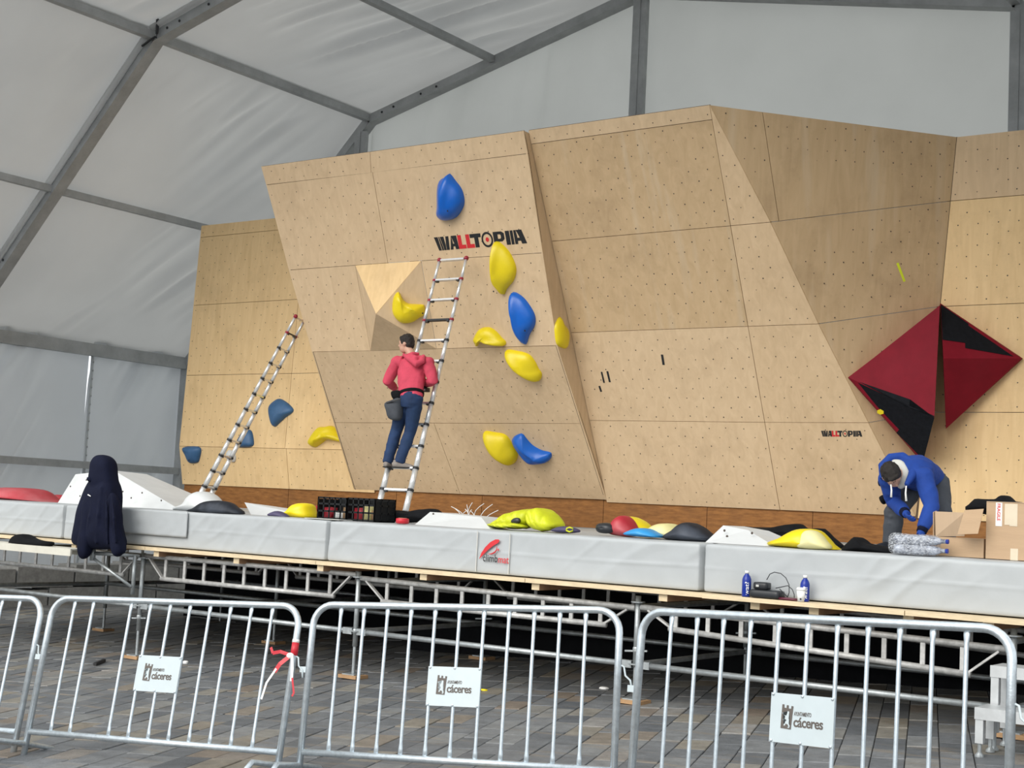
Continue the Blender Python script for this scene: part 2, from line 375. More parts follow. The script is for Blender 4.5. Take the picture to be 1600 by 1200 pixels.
M['jacket'] = mk('navy_softshell', (.004, .006, .021), .85, 0, .2, 6, bump=.3, bscale=9, spec=.2)
M['limejacket'] = mk('lime_down_nylon', (.56, .60, .012), .5, 0, .15, 6, bump=.4, bscale=10)
M['purple'] = mk('dark_purple_nylon', (.06, .05, .11), .6)
M['card'] = mk('corrugated_cardboard', (.47, .325, .20), .75, 0, .06, 2, (1, 1, 8), bump=.08, bscale=20)
M['cardin'] = mk('cardboard_inner', (.53, .385, .255), .75, 0, .06, 2, (12, 1, 1))
M['packtape'] = mk('beige_packing_tape', (.66, .57, .43), .25, 0, .06)
M['paper'] = mk('white_paper', (.82, .82, .80), .6, 0, .03)
M['bottle'] = mk('cobalt_bottle', (.002, .022, .26), .3, 0, .05)
M['plasticblack'] = mk('black_plastic', (.018, .02, .024), .38, 0, .2)
M['crate'] = mk('black_crate_plastic', (.008, .009, .010), .6, 0, .2, spec=.25)
M['maroon'] = mk('maroon_phone', (.10, .012, .03), .35)
M['sign'] = mk('white_enamel_plate', (.50, .57, .60), .35, 0, .05, 5, blotch=.2, bcol=(.47, .51, .45))
M['crest'] = mk('crest_grey_brown', (.10, .085, .075), .6, 0, .15)
M['tapered'] = mk('barrier_tape_red', (.52, .015, .03), .4)
M['creamplank'] = mk('painted_aluminium_plank', (.64, .62, .54), .5, .1, .1, 4)
M['stone'] = mk('granite_block', (.30, .30, .29), .8, 0, .25, 10, bump=.3, bscale=30, blotch=.4, bcol=(.19, .19, .185))
M['mortar'] = mk('dark_joint_sand', (.055, .053, .05), .95, 0, .3, 20)
M['plate'] = mk('step_aluminium', (.52, .54, .55), .45, .45, .1, 10)
M['woodpad'] = mk('sawn_pad', (.40, .24, .12), .7, 0, .2, 8)
M['plasticwrap'], _t, _p = nt('clear_shrink_wrap')
_p.inputs['Base Color'].default_value = (.8, .84, .9, 1); _p.inputs['Roughness'].default_value = .12
_tr = N(_t, 'ShaderNodeBsdfTransparent'); _mx = N(_t, 'ShaderNodeMixShader'); _nz = N(_t, 'ShaderNodeTexNoise'); _nz.inputs['Scale'].default_value = 22; _nz.inputs['Detail'].default_value = 6
_rm = N(_t, 'ShaderNodeMapRange'); _rm.inputs[1].default_value = .42; _rm.inputs[2].default_value = .7; _rm.inputs[3].default_value = .05; _rm.inputs[4].default_value = .75
_bp = N(_t, 'ShaderNodeBump'); _bp.inputs['Strength'].default_value = .8; _bp.inputs['Distance'].default_value = .02; _t.links.new(_nz.outputs['Fac'], _bp.inputs['Height']); _t.links.new(_bp.outputs[0], _p.inputs['Normal'])
_t.links.new(_nz.outputs['Fac'], _rm.inputs[0]); _t.links.new(_rm.outputs[0], _mx.inputs[0]); _t.links.new(_tr.outputs[0], _mx.inputs[1]); _t.links.new(_p.outputs[0], _mx.inputs[2]); _t.links.new(_mx.outputs[0], _t.nodes['Material Output'].inputs[0])
M['bottleclear'] = mk('clear_bottle_plastic', (.16, .18, .26), .1, 0, .6, 25, trans=.3, bump=.4, bscale=50, col2=(.5, .54, .62))
M['nylon'] = mk('clear_nylon_strip', (.72, .72, .70), .4)
M['paver'] = paver_mat()
# ================================================================ SETTING: plaza
fl = MB()
gx = [-60, -25, 10, 40]; gy = [-45, -10, 25, 55]
for a in range(4):
    for b in range(4): fl.v.append(V((gx[a], gy[b], gz(gx[a], gy[b])-.016)))
for a in range(3):
    for b in range(3): fl.f.append((a*4+b, (a+1)*4+b, (a+1)*4+b+1, a*4+b+1))
floor = tag(fl.make('floor', M['mortar']), 'sloping plaza floor of grey and tan granite setts', kind='structure')
_dv = ray(1450, 828); D1 = V((_dv.x, _dv.y, 0)).normalized(); D2 = V((D1.y, -D1.x, 0))     # courses run along D1
PL, PW, PH = .44, .215, .05
def paver_geo(l, w_, bev=.004):
    b = MB(); x, y = l/2-.003, w_/2-.003
    lo = [(-x, -y), (x, -y), (x, y), (-x, y)]; hi = [(-x+bev, -y+bev), (x-bev, -y+bev), (x-bev, y-bev), (-x+bev, y-bev)]
    b.v = [V((p, q, -PH)) for p, q in lo]+[V((p, q, -bev)) for p, q in lo]+[V((p, q, 0)) for p, q in hi]
    for k in (0, 4):
        for j in range(4): b.f.append((k+j, k+(j+1) % 4, k+4+(j+1) % 4, k+4+j))
    b.f.append((8, 9, 10, 11)); return b
prot = []
for k in range(5):
    g = paver_geo(PL*(.86+.07*k), PW)
    me = bpy.data.meshes.new('paver'); me.from_pydata([tuple(v) for v in g.v], [], g.f); me.materials.append(M['paver']); prot.append((PL*(.86+.07*k), me, g))
ex = (D1 - GN*D1.dot(GN)).normalized(); ey = GN.cross(ex)
cells = []
rng = random.Random(3)
for row in range(-70, 130):
    off = row*PW; s = -12-rng.random()*.4
    while s < 30:
        k = rng.randrange(5); l = prot[k][0]
        c = D1*(s+l/2)+D2*off; s += l
        if -24 < c.x < 1.5 and 4.6 < c.y < 22:
            q = proj((c.x, c.y, gz(c.x, c.y)))
            if -120 < q[0] < 1720 and 900 < q[1] < 1330: cells.append((c, k, q))
def vis(e):
    q = e[2]; on_ = 0 <= q[0] <= 1600 and q[1] <= 1205
    return (0 if on_ else 1, -q[1]-abs(0))
cells.sort(key=vis)
stuff = MB()
for i, (c, k, q) in enumerate(cells):
    p = V((c.x, c.y, gz(c.x, c.y)+rng.uniform(-.004, .004)))
    tx, ty = rng.uniform(-.006, .006), rng.uniform(-.006, .006)
    nz = (GN+ex*tx+ey*ty).normalized(); xx = (ex-nz*ex.dot(nz)).normalized(); yy = nz.cross(xx)
    if i < 300:
        o = bpy.data.objects.new('paver', prot[k][1]); COL.objects.link(o); o.parent = floor
        o.matrix_local = Matrix(((xx.x, yy.x, nz.x, p.x), (xx.y, yy.y, nz.y, p.y), (xx.z, yy.z, nz.z, p.z), (0, 0, 0, 1)))
    else:
        g = prot[k][2]; stuff.add([p+xx*v.x+yy*v.y+nz*v.z for v in g.v], g.f)
tag(stuff.make('paver_field', M['paver'], floor), kind='stuff')
# ================================================================ SETTING: tent
PROF = [(-21.37, 2.5+CZ), (-17.0, 6.87+CZ), (-11.41, 8.3+CZ), (-5.55, 7.14+CZ), (-1.45, 2.5+CZ)]
FY = [9.26, 14.26, 19.26]
def grid(f, nu, nv):
    b = MB()
    for i in range(nu+1):
        for j in range(nv+1): b.v.append(V(f(i/nu, j/nv)))
    for i in range(nu):
        for j in range(nv): b.f.append((i*(nv+1)+j, (i+1)*(nv+1)+j, (i+1)*(nv+1)+j+1, i*(nv+1)+j+1))
    return b
def folds(u, v, seed, ang, amp=1.0):
    """pulled creases running obliquely across a tensioned sheet (metres)"""
    c, s_ = math.cos(ang), math.sin(ang); a = u*c+v*s_; b = -u*s_+v*c
    n1 = noise.noise(V((a*.22, b*2.3, seed))); n2 = noise.noise(V((a*.35, b*4.5, seed+9))); n3 = noise.noise(V((u*.5, v*.5, seed+3)))
    r = (1-abs(n1)*2.2)
    n4 = max(0, n3*1.3+.35); return amp*(.075*n1*n4+.045*n2*n4+.09*max(0, r-.55)*n4+.05*n3)
ceiling = thing('ceiling', (-11.4, 14.26, 8.3+CZ), 'grey white tent roof of creased coated fabric', None, None, 'structure')
for si in range(4):
    (xa, za), (xb, zb) = PROF[si], PROF[si+1]; sl_ = V((xb-xa, 0, zb-za)); nrm = V((-(zb-za), 0, xb-xa)).normalized(); LL = sl_.length
    for bi in range(2):
        y0, y1 = FY[bi]-.05*(bi == 0), FY[bi+1]+.3*(bi == 1)
        fine = si < 2
        def f(u, v, xa=xa, za=za, y0=y0, y1=y1, nrm=nrm, sl_=sl_, LL=LL, si=si, bi=bi):
            e = min(u, 1-u, v, 1-v)*6; e = min(1, e)
            d = folds(u*(y1-y0), v*LL, si*7+bi*3+1.5, [1.08, 1.28, -1.2, -1.0][si], 1.7)*e - .05*math.sin(math.pi*u)*math.sin(math.pi*v)
            v2 = v*1.03-.015; return V((xa, y0+(y1-y0)*u, za)) + sl_*v2 + nrm*(.16+d)
        o = grid(f, 90 if fine else 24, 110 if fine else 24).make('roof_panel', M['roof'], ceiling, smooth=True)
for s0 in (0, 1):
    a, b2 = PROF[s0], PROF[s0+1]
    MB().tube([(a[0]+.02, FY[1]-.14, a[1]+.12), (b2[0]+.02, FY[1]-.14, b2[1]+.12)], .05, 8).make('highlight_strip', M['highlight'], ceiling, smooth=True)  # white tube added to imitate the bright band of light beside the rafter
wl = thing('wall_left', (-21.37, 14, 0), 'pale grey fabric side wall of the tent', None, None, 'structure')
ysp = at(135, 640, 0, -21.5).y
for (y0, y1) in ((FY[0], FY[1]), (FY[1], ysp), (ysp, FY[2]+.2)):
    def f(u, v, y0=y0, y1=y1):
        z0, z1 = gz(-21.4, 14)-.1, 2.75+CZ
        return V((-21.5 + folds(u*(y1-y0), v*4.5, y0, 1.0, 2.4)+.03*noise.noise(V((u*(y1-y0)*1.3, v*1.2, y0))), y0+(y1-y0)*u, z0+(z1-z0)*v))
    grid(f, 60, 70).make('wall_panel', M['wallfab'], wl, smooth=True)
b = MB(); b.beam((-21.44, ysp, gz(-21, 16)), (-21.44, ysp, 2.45+CZ), .045, .03, (1, 0, 0)); b.make('lacing_seam', M['wallfab'], wl)
b = MB()
for k in range(26): b.ball((-21.40, ysp, gz(-21, 16)+.4+k*.155), (.012, .014, .02), n=6, m=4)
tag(b.make('lacing_eyelet', M['alu'], wl), kind='stuff')
wb = thing('wall_back', (-11.4, 19.4, 0), 'grey fabric gable wall closing the rear of the tent', None, None, 'structure')
def ztop(x):
    for i in range(4):
        if PROF[i][0] <= x <= PROF[i+1][0]:
            t = (x-PROF[i][0])/(PROF[i+1][0]-PROF[i][0]); return PROF[i][1]+t*(PROF[i+1][1]-PROF[i][1])+.28
    return PROF[0][1]
for xa, xb in ((-21.37, -17.1), (-17.1, -11.41), (-11.41, -5.55), (-5.55, -1.45)):
    def f(u, v, xa=xa, xb=xb):
        x = xa+(xb-xa)*u; z0 = gz(x, 19.4)-.1; z1 = ztop(x)
        h = (z1-z0)*v
        return V((x, 19.42+folds(u*(xb-xa), h, xa, 1.45, 1.0)+.025*noise.noise(V((x*.8, h*.5, 4))), z0+h))
    grid(f, 60, 70).make('gable_panel', M['gable'], wb, smooth=True)
# aluminium frame of the tent
tf = thing('tent_frame', (-11.4, 14.26, gz(-11.4, 14.26)), 'grey aluminium frame of the tent with rafters, purlins and gable posts', 'tent frame')
def P3(i, y): return V((PROF[i][0], y, PROF[i][1]))
for y in FY:
    for i in range(4):
        a, b2 = P3(i, y), P3(i+1, y)
        b = MB().beam(a, b2, .15, .2, (0, 1, 0)); r = b.make('rafter', M['alu'], tf)
        # bolted splice plate with bolt heads at the joint
        d = (b2-a).normalized()
        if y > 10 and i < 2:
            for s_ in (.35, .62, 1.25, 1.6):
                MB().ball(a+d*s_+V((0, -.11, 0)), (.022, .014, .022), n=8, m=5).make('bolt', M['plasticblack'], r)
    for x, z in (PROF[0], PROF[4]):
        MB().beam((x, y, gz(x, y)), (x, y, z), .2, .15, (0, 1, 0)).make('leg', M['alu'], tf)
pur = [(0, .0, .22, .14), (0, .503, .11, .10), (1, 0, .12, .12), (1, .488, .11, .11), (2, 0, .12, .12), (2, .5, .11, .11), (3, 0, .12, .12), (3, .5, .11, .1), (3, 1, .2, .14)]
for (i, t, h, w_) in pur:
    (xa, za), (xb, zb) = PROF[i], PROF[i+1]; x = xa+(xb-xa)*t; z = za+(zb-za)*t
    for k in range(2):
        nm = 'eave_beam' if (i == 0 and t == 0) or t == 1 else 'purlin'
        MB().beam((x, FY[k]+.08, z+.02), (x, FY[k+1]-.08, z+.02), w_, h).make(nm, M['alu'], tf)
for k in range(0, 2):
    MB().beam((-21.33, FY[k], .42+CZ), (-21.33, FY[k+1]+.1, .42+CZ), .06, .13).make('wall_rail', M['alu'], tf)
for x in (-17.15, -11.41, -5.50):
    b = MB(); b.beam((x-.055, 19.2, gz(x, 19.2)), (x-.055, 19.2, ztop(x)-.34), .10, .13, (1, 0, 0)); b.beam((x+.055, 19.215, gz(x, 19.2)), (x+.055, 19.215, ztop(x)-.34), .10, .11, (1, 0, 0))
    b.make('gable_post', M['alu'], tf)
# shackle and cable hanging at the knee of the middle frame
kn = at(245, 55, 1, 14.1); cb = thing('hanging_cable', kn, 'thin dark steel cable with shackles rising from the roof frame joint', 'cable')
MB().tube([kn+V((0, 0, -.05)), kn+V((0.0, 0, 1.35))], .007, 6).make('wire', M['plasticblack'], cb)
MB().tube([kn+V((0, 0, .02)), kn+V((0, 0, .24))], [.02, .03], 8).make('turnbuckle', M['plasticblack'], cb)
s2 = at(222, 72, 1, 14.1)
MB().tube([kn+V((-.03, 0, -.02)), kn.lerp(s2, .5), s2], .018, 6).make('strap_end', M['plasticblack'], cb)
# low granite wall seen under the stage at the far left
lw = thing('wall_low', (-19.8, 15, gz(-19.8, 15)), 'low granite block wall beyond the stage', None, None, 'structure')
for r_ in range(2):
    for k in range(9):
        y0 = 9.6+k*1.15+(.5 if r_ else 0); z0 = gz(-20, y0)-.05+r_*.36
        rbox((-20.2, y0+.56, z0+.175), (.5, 1.12, .34), .015, (1, 2, 1)).make('stone_block', M['stone'], lw)
# ================================================================ CLIMBING WALL
K = 1.15
def pl(y0, z0, y1, z1):
    """plane holding the X direction through two (Y, Z) points given for the unscaled survey"""
    a = V((0, y0*K, z0*K+CZ)); b_ = V((0, y1*K, z1*K+CZ)); d = (b_-a).normalized(); n = V((1, 0, 0)).cross(d)
    if n.y > 0: n = -n
    return (a, n)
PA1 = pl(14.5, .13, 14.39, .68); PA2 = pl(14.39, .68, 14.52, 3.96)
PB1 = pl(14.5, .155, 13.29, 1.86); PB2 = pl(13.29, 1.86, 12.44, 4.07)
PD = pl(14.5, .14, 12.52, 4.1); PG = (V((0, 14.5*K, CZ)), V((0, -1, 0)))
cwall = thing('climbing_wall', (-11, 16.7, gz(-11, 16.7)), 'large faceted plywood bouldering wall dotted with bolt holes', 'climbing wall')
M['joint'] = mk('dark_joint_batten', (.10, .065, .04), .8)
HOLES = []
def panel3(pts, n, mat, name='panel', holes=True, gap=.004, thick=.018, pitch=(.24, .128), seed=0, label=None):
    n = V(n).normalized(); c = sum(pts, V())/len(pts)
    ins = []
    m = len(pts)
    for i in range(m):
        p = pts[i]; e1 = (pts[i-1]-p).normalized(); e2 = (pts[(i+1) % m]-p).normalized(); ins.append(p+(e1+e2).normalized()*gap*1.3)
    b = MB().prism(ins, -n*thick)
    nf = len(b.f)                                            # dark batten sheet closing the joint behind
    back = [p-(p-c).normalized()*.002-n*(thick+.001) for p in pts]; b.prism(back, -n*.006)
    o = mesh(name, b.v, b.f, [mat, M['joint']], cwall, mi=[0]*nf+[1]*(len(b.f)-nf))
    if label: o['label'] = label
    if holes:
        u = V((1, 0, 0)); u = (u-n*u.dot(n)).normalized(); v = n.cross(u)
        if v.z < 0: v = -v
        P2 = [((p-c).dot(u), (p-c).dot(v)) for p in ins]
        x0, x1 = min(p[0] for p in P2), max(p[0] for p in P2); y0, y1 = min(p[1] for p in P2), max(p[1] for p in P2)
        hb = MB(); rr = random.Random(seed+int(abs(c.x*100))); j = 0; y = y0+.07
        while y < y1-.03:
            x = x0+.06+(pitch[0]/2 if j % 2 else 0)
            while x < x1-.03:
                q = (x+rr.uniform(-.012, .012), y+rr.uniform(-.012, .012))
                if inside(q, P2) and edge_dist(q, P2) > .035 and rr.random() > .04:
                    r = rr.uniform(.006, .0095); cc = c+u*q[0]+v*q[1]+n*.0015; k = len(hb.v)
                    hb.v += [cc+u*r*math.cos(a)+v*r*math.sin(a) for a in (i*math.pi/3 for i in range(6))]; hb.f.append(tuple(range(k, k+6)))
                x += pitch[0]
            y += pitch[1]; j += 1
        if hb.v:
            h = hb.make('bolt_holes', M['hole'], o); h['kind'] = 'stuff'
    return o
def panel(px, plane, mat, **k): return panel3([onp(x, y, plane) for x, y in px], plane[1], mat, **k)
# --- section A, far left, almost upright
XA0, XA1, XAm = -16.02*K, -12.35*K, at(449, 640, 1, 16.55).x
def apt(x, z, lo=False):
    z = z*K
    if lo: t = (z/K-.13)/.55; return V((x, (14.5-.11*t)*K, z+CZ))
    t = (z/K-.68)/(3.96-.68); return V((x, (14.39+.13*t)*K, z+CZ))
for z0, z1, cols in ((3.78, 3.96, (XA0, XAm, XA1)), (2.76, 3.78, (XA0, XAm, XA1)), (1.72, 2.76, (XA0, XAm, XA1)), (.68, 1.72, (XA0, XAm, XA1))):
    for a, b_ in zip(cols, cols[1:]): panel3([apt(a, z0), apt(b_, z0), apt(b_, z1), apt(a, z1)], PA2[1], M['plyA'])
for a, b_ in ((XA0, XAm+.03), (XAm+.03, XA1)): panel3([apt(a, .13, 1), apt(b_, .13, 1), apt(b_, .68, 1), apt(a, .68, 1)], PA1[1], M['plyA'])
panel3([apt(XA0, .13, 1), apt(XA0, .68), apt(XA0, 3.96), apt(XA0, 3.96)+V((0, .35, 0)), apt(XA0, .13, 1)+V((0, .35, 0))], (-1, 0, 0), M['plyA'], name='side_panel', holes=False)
# --- section B, the big overhang with the pyramid
BL = [(408, 260), (416, 289), (451, 422), (487.5, 550), (523, 660.5), (554, 765)]
BR = [(818, 204), (825, 240), (848, 395), (870, 540), (910, 662), (948, 781)]
panel([BL[0], (578, 237), (580, 270), BL[1]], PB2, M['plyB']); panel([(578, 237), BR[0], BR[1], (580, 270)], PB2, M['plyB'])
panel([BL[1], (582, 269), (606, 411), BL[2]], PB2, M['plyB'], seed=3); panel([(582, 269), BR[1], BR[2], (606, 411)], PB2, M['plyB'], seed=4)
Q = [(555, 414.5), (658, 407.5), (682, 545), (579, 548)]
panel([BL[2], Q[0], Q[3], BL[3]], PB2, M['plyB'], seed=5); panel([Q[1], BR[2], BR[3], Q[2]], PB2, M['plyB'], seed=6)
q3 = [onp(x, y, PB2) for x, y in Q]
ap_ray = ray(587.5, 490.5); lift = .42
ap0 = PB2[0]+PB2[1]*lift; APX = CAM+ap_ray*((ap0-CAM).dot(PB2[1])/ap_ray.dot(PB2[1]))
pyr = []
for i, mt in ((0, 'plyE'), (1, 'plyB'), (2, 'plyD'), (3, 'plyB')):
    a, b_ = q3[i], q3[(i+1) % 4]; n = (b_-a).cross(APX-a).normalized(); n = n if n.y < 0 else -n
    panel3([a, b_, APX], n, M['plyA'] if i == 0 else M['plyB'], name='pyramid_face', holes=False, gap=.003)  # top face in the lighter plywood imitates light falling from above
    pyr.append((a, n))
PYR_R = pyr[1]
B4 = [(670, 545), (683, 661)]
panel([BL[3], BR[3], BR[4], BL[4]], PB1, M['plyB'], seed=7)
panel([BL[4], (678, 661.5), (719, 772), BL[5]], PB1, M['plyB'], seed=8); panel([(678, 661.5), BR[4], BR[5], (719, 772)], PB1, M['plyB'], seed=9)
# side faces of B (right one shows as a dark sliver)
DL = [(826, 228), (863, 377), (890, 520), (925, 657), (948, 785)]
def yD(z): t = (z-CZ)/K; return (14.5-(t-.14)*.5)*K
er = [onp(*BR[0], PB2), onp(*BR[3], PB2), onp(*BR[5], PB1)]
XR = er[0].x
er = [V((XR, p.y, p.z)) for p in er]
b = MB()
for i in range(2):
    a, b_ = er[i], er[i+1]
    pts = [a, b_, V((XR, max(b_.y+.001, yD(b_.z)+.03), b_.z)), V((XR, max(a.y+.001, yD(a.z)+.03), a.z))]
    panel3(pts, (1, 0, 0), M['plyB'], name='side_panel', gap=.0005, pitch=(.22, .2))
el = [onp(*BL[0], PB2), onp(*BL[3], PB2), onp(*BL[5], PB1)]
for i in range(2):
    a, b_ = el[i], el[i+1]
    pts = [a, b_, V((b_.x, 16.66, b_.z)), V((a.x, 16.66, a.z))]
    panel3(pts, (-1, 0, 0), M['plyB'], name='side_panel', holes=False, gap=.0005)
# --- sections D and E, the long even overhang
DT = [(820, 204.5), (824, 226), (863, 377), (890, 520), (925, 657), (948, 785)]
DR = [(1108, 164), (1112, 187), (1140, 353), (1170, 510), (1195, 660), (1220, 797)]
ER = [(1110, 164), None, (1204, 347), (1279, 506), (1357, 660.5), (1431, 807)]
D3 = [onp(x, y, PD) for x, y in DT]; D3 = [V((XR+.003, p.y, p.z)) for p in D3]
R3 = [onp(x, y, PD) for x, y in DR]; E3 = [onp(*p, PD) if p else None for p in ER]
xr = sum(p.x for p in R3)/6; R3 = [V((xr, p.y, p.z)) for p in R3]
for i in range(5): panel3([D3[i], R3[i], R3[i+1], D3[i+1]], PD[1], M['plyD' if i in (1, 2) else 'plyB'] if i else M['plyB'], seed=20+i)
E3[0] = R3[0].copy()
panel3([R3[0], E3[2], R3[2]], PD[1], M['plyE'], seed=31)
for i in range(2, 5): panel3([R3[i], E3[i], E3[i+1], R3[i+1]], PD[1], M['plyE'], seed=30+i)
# --- section G, upright, far right
GL = [onp(1495, 213, PG), onp(1485, 317, PG), onp(1469, 478, PG), onp(1450, 645, PG), V((E3[5].x+.02, PG[0].y, E3[5].z))]
zs = [4.065, 3.395, 2.30, 1.21, .12]; XG = -1.2
for i in range(4):
    zt, zb_ = zs[i]*K+CZ, zs[i+1]*K+CZ
    a, b_ = V((GL[i].x, PG[0].y, zt)), V((GL[i+1].x, PG[0].y, zb_))
    xm = -2.35
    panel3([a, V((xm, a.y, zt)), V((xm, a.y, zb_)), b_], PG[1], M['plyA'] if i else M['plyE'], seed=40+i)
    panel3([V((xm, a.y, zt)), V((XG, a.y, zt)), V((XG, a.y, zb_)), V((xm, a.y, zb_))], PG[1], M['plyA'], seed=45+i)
# --- section F, the dark facet turning from E back to G
FA, FB_, FC = E3[0], E3[5], V((GL[0].x, PG[0].y, zs[0]*K+CZ)); fn = (FB_-FA).cross(FC-FA).normalized(); fn = fn if fn.x > 0 else -fn
PF = (FA, fn)
gl = [V((GL[i].x, PG[0].y, zs[i]*K+CZ)) for i in range(5)]
ft = FA.lerp(FC, (1196-1110)/(1495-1110)*.93); fs_ = E3[2].lerp(gl[1], .045)
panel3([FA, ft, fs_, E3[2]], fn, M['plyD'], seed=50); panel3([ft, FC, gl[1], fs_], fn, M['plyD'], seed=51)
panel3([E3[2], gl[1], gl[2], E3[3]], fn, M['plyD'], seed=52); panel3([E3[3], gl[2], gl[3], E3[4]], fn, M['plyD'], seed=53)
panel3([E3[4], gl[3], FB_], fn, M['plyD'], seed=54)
MB().beam(gl[0]+V((-.005, .012, 0)), gl[4]+V((-.005, .012, 0)), .06, .012, (0, 1, 0)).make('corner_batten', M['joint'], cwall)
# --- brown kick boards along the foot
kb = [285, 453, 622, 756, 946, 1108, 1273, 1440]
xs_ = [at(x, 790, 1, 16.75).x for x in kb]; xs_[0] = XA0+.02; xs_.append(XG)
for a, b_ in zip(xs_, xs_[1:]):
    MB().bx(a+.004, b_-.004, 16.70, 16.72, -.19+CZ, .235+CZ).make('kick_board', M['kick'], cwall)
# timber back-frame that carries the panels
for x in (XA0+.1, -14.2, XR-.05, xr, -5.6, XG-.1):
    MB().beam((x, 17.3, gz(x, 17.3)), (x, 17.3, 4.5+CZ), .1, .1).make('rear_post', M['joist'], cwall)
# --- stickers: painted letter marks on the panels
def sticker(o, u, v, polys_black, polys_red, n, panel_parent, scale, name='logo'):
    for nm, polys, mt in (('logo', polys_black, M['logoblack']), ('logo_red', polys_red, M['logored'])):
        b = MB()
        for poly in polys: b.prism([o+u*(x*scale[0])+v*(y*scale[1])+n*.001 for x, y in poly], n*.0015)
        l = b.make(nm, mt, cwall)
        l['label'] = 'black block letters of the wall logo' if nm == 'logo' else 'red double L of the wall logo'
def ring(cx, cy, ro, ri, n=24):
    out = []
    for i in range(n):
        a, b_ = 2*math.pi*i/n, 2*math.pi*(i+1)/n
        out.append([(cx+ro*math.cos(a), cy+ro*math.sin(a)), (cx+ro*math.cos(b_), cy+ro*math.sin(b_)), (cx+ri*math.cos(b_), cy+ri*math.sin(b_)), (cx+ri*math.cos(a), cy+ri*math.sin(a))])
    return out
def A_(x, w_): return [[(x, 0), (x+w_*.30, 0), (x+w_*.40, .22), (x+w_*.40, .60), (x+w_*.34, 1)], [(x+w_*.40, .22), (x+w_*.66, .22), (x+w_*.62, .42), (x+w_*.44, .42)], [(x+w_*.34, 1), (x+w_*.50, .66), (x+w_*.62, .42), (x+w_*.72, 0), (x+w_, 0), (x+w_*.70, 1)]]
BLK = [[(0, 1), (.042, 1), (.064, 0), (.034, 0)], [(.049, 1), (.060, 1), (.084, .28), (.090, 0), (.070, 0)],
       [(.066, 1), (.108, 1), (.118, .40), (.118, 0), (.094, 0), (.088, .28)], [(.122, .40), (.130, 1), (.164, 1), (.154, 0), (.122, 0)]]
BLK += [[(.165, 0), (.196, 0), (.201, .22), (.201, .62), (.192, 1)], [(.201, .22), (.222, .22), (.218, .42), (.203, .42)], [(.192, 1), (.206, .66), (.218, .42), (.226, 0), (.262, 0), (.252, 1)]]
RED = [[(.262, 0), (.345, 0), (.345, .28), (.302, .28), (.302, 1), (.262, 1)], [(.352, 0), (.440, 0), (.440, .28), (.394, .28), (.394, 1), (.352, 1)]]
BLK += [[(.400, 1), (.520, 1), (.520, .72), (.400, .72)], [(.446, .72), (.490, .72), (.490, 0), (.446, 0)]]
ASP = .15/1.0
BLK += [[(x, .5+(y-.5)) for x, y in q] for q in [[(.585+(px_)*.062, .5+py_*.56) for px_, py_ in r] for r in ring(0, 0, 1, .72)]]
RED += [[(.585+px_*.018, .5+py_*.17) for px_, py_ in [(math.cos(i*math.pi/8), math.sin(i*math.pi/8)) for i in range(16)]]]
BLK += [[(.655, 0), (.702, 0), (.702, 1), (.655, 1)], [(.702, 1), (.745, 1), (.772, .86), (.772, .44), (.745, .28), (.702, .28), (.702, .48), (.728, .48), (.736, .56), (.736, .74), (.728, .80), (.702, .80)]]
BLK += [[(.786, 0), (.830, 0), (.830, 1), (.786, 1)], [(.838, 0), (.868, 0), (.868, 1), (.838, 1)], [(.876, 0), (.906, 0), (.908, .22), (.908, .60), (.900, 1), (.876, 1)], [(.908, .22), (.938, .22), (.932, .44), (.908, .44)], [(.900, 1), (.918, .72), (.932, .44), (.948, 0), (1.0, 0), (.962, 1)]]
def logo(pxs, plane):
    tl, tr, bl = [onp(*p, plane) for p in pxs]; u = tr-tl; v = tl-bl; sticker(bl, u.normalized(), v.normalized(), BLK, RED, plane[1], None, (u.length, v.length))
logo(((678, 371), (820, 358), (682, 392)), PB2)
logo(((1283, 673), (1347, 673), (1283.5, 682)), PD)
for i, (x0, y0, x1, y1, w_) in enumerate(((949, 580, 953, 597, .028), (940, 581, 944, 598, .024), (936.5, 603, 939.5, 612, .028), (1034.5, 554, 1037, 570, .032))):
    a, b_ = onp(x0, y0, PD), onp(x1, y1, PD); t = MB().beam(a+PD[1]*.002, b_+PD[1]*.002, w_, .003, PD[1]).make('tape_strip', M['logoblack'], cwall); t['label'] = 'short strip of black tape on the plywood'
a, b_ = onp(1402, 411, PF), onp(1413, 440, PF); t = MB().beam(a+fn*.004, b_+fn*.004, .03, .004, fn).make('tape_strip', M['tapelime'], cwall); t['label'] = 'fluorescent yellow tape strip on the dark facet'
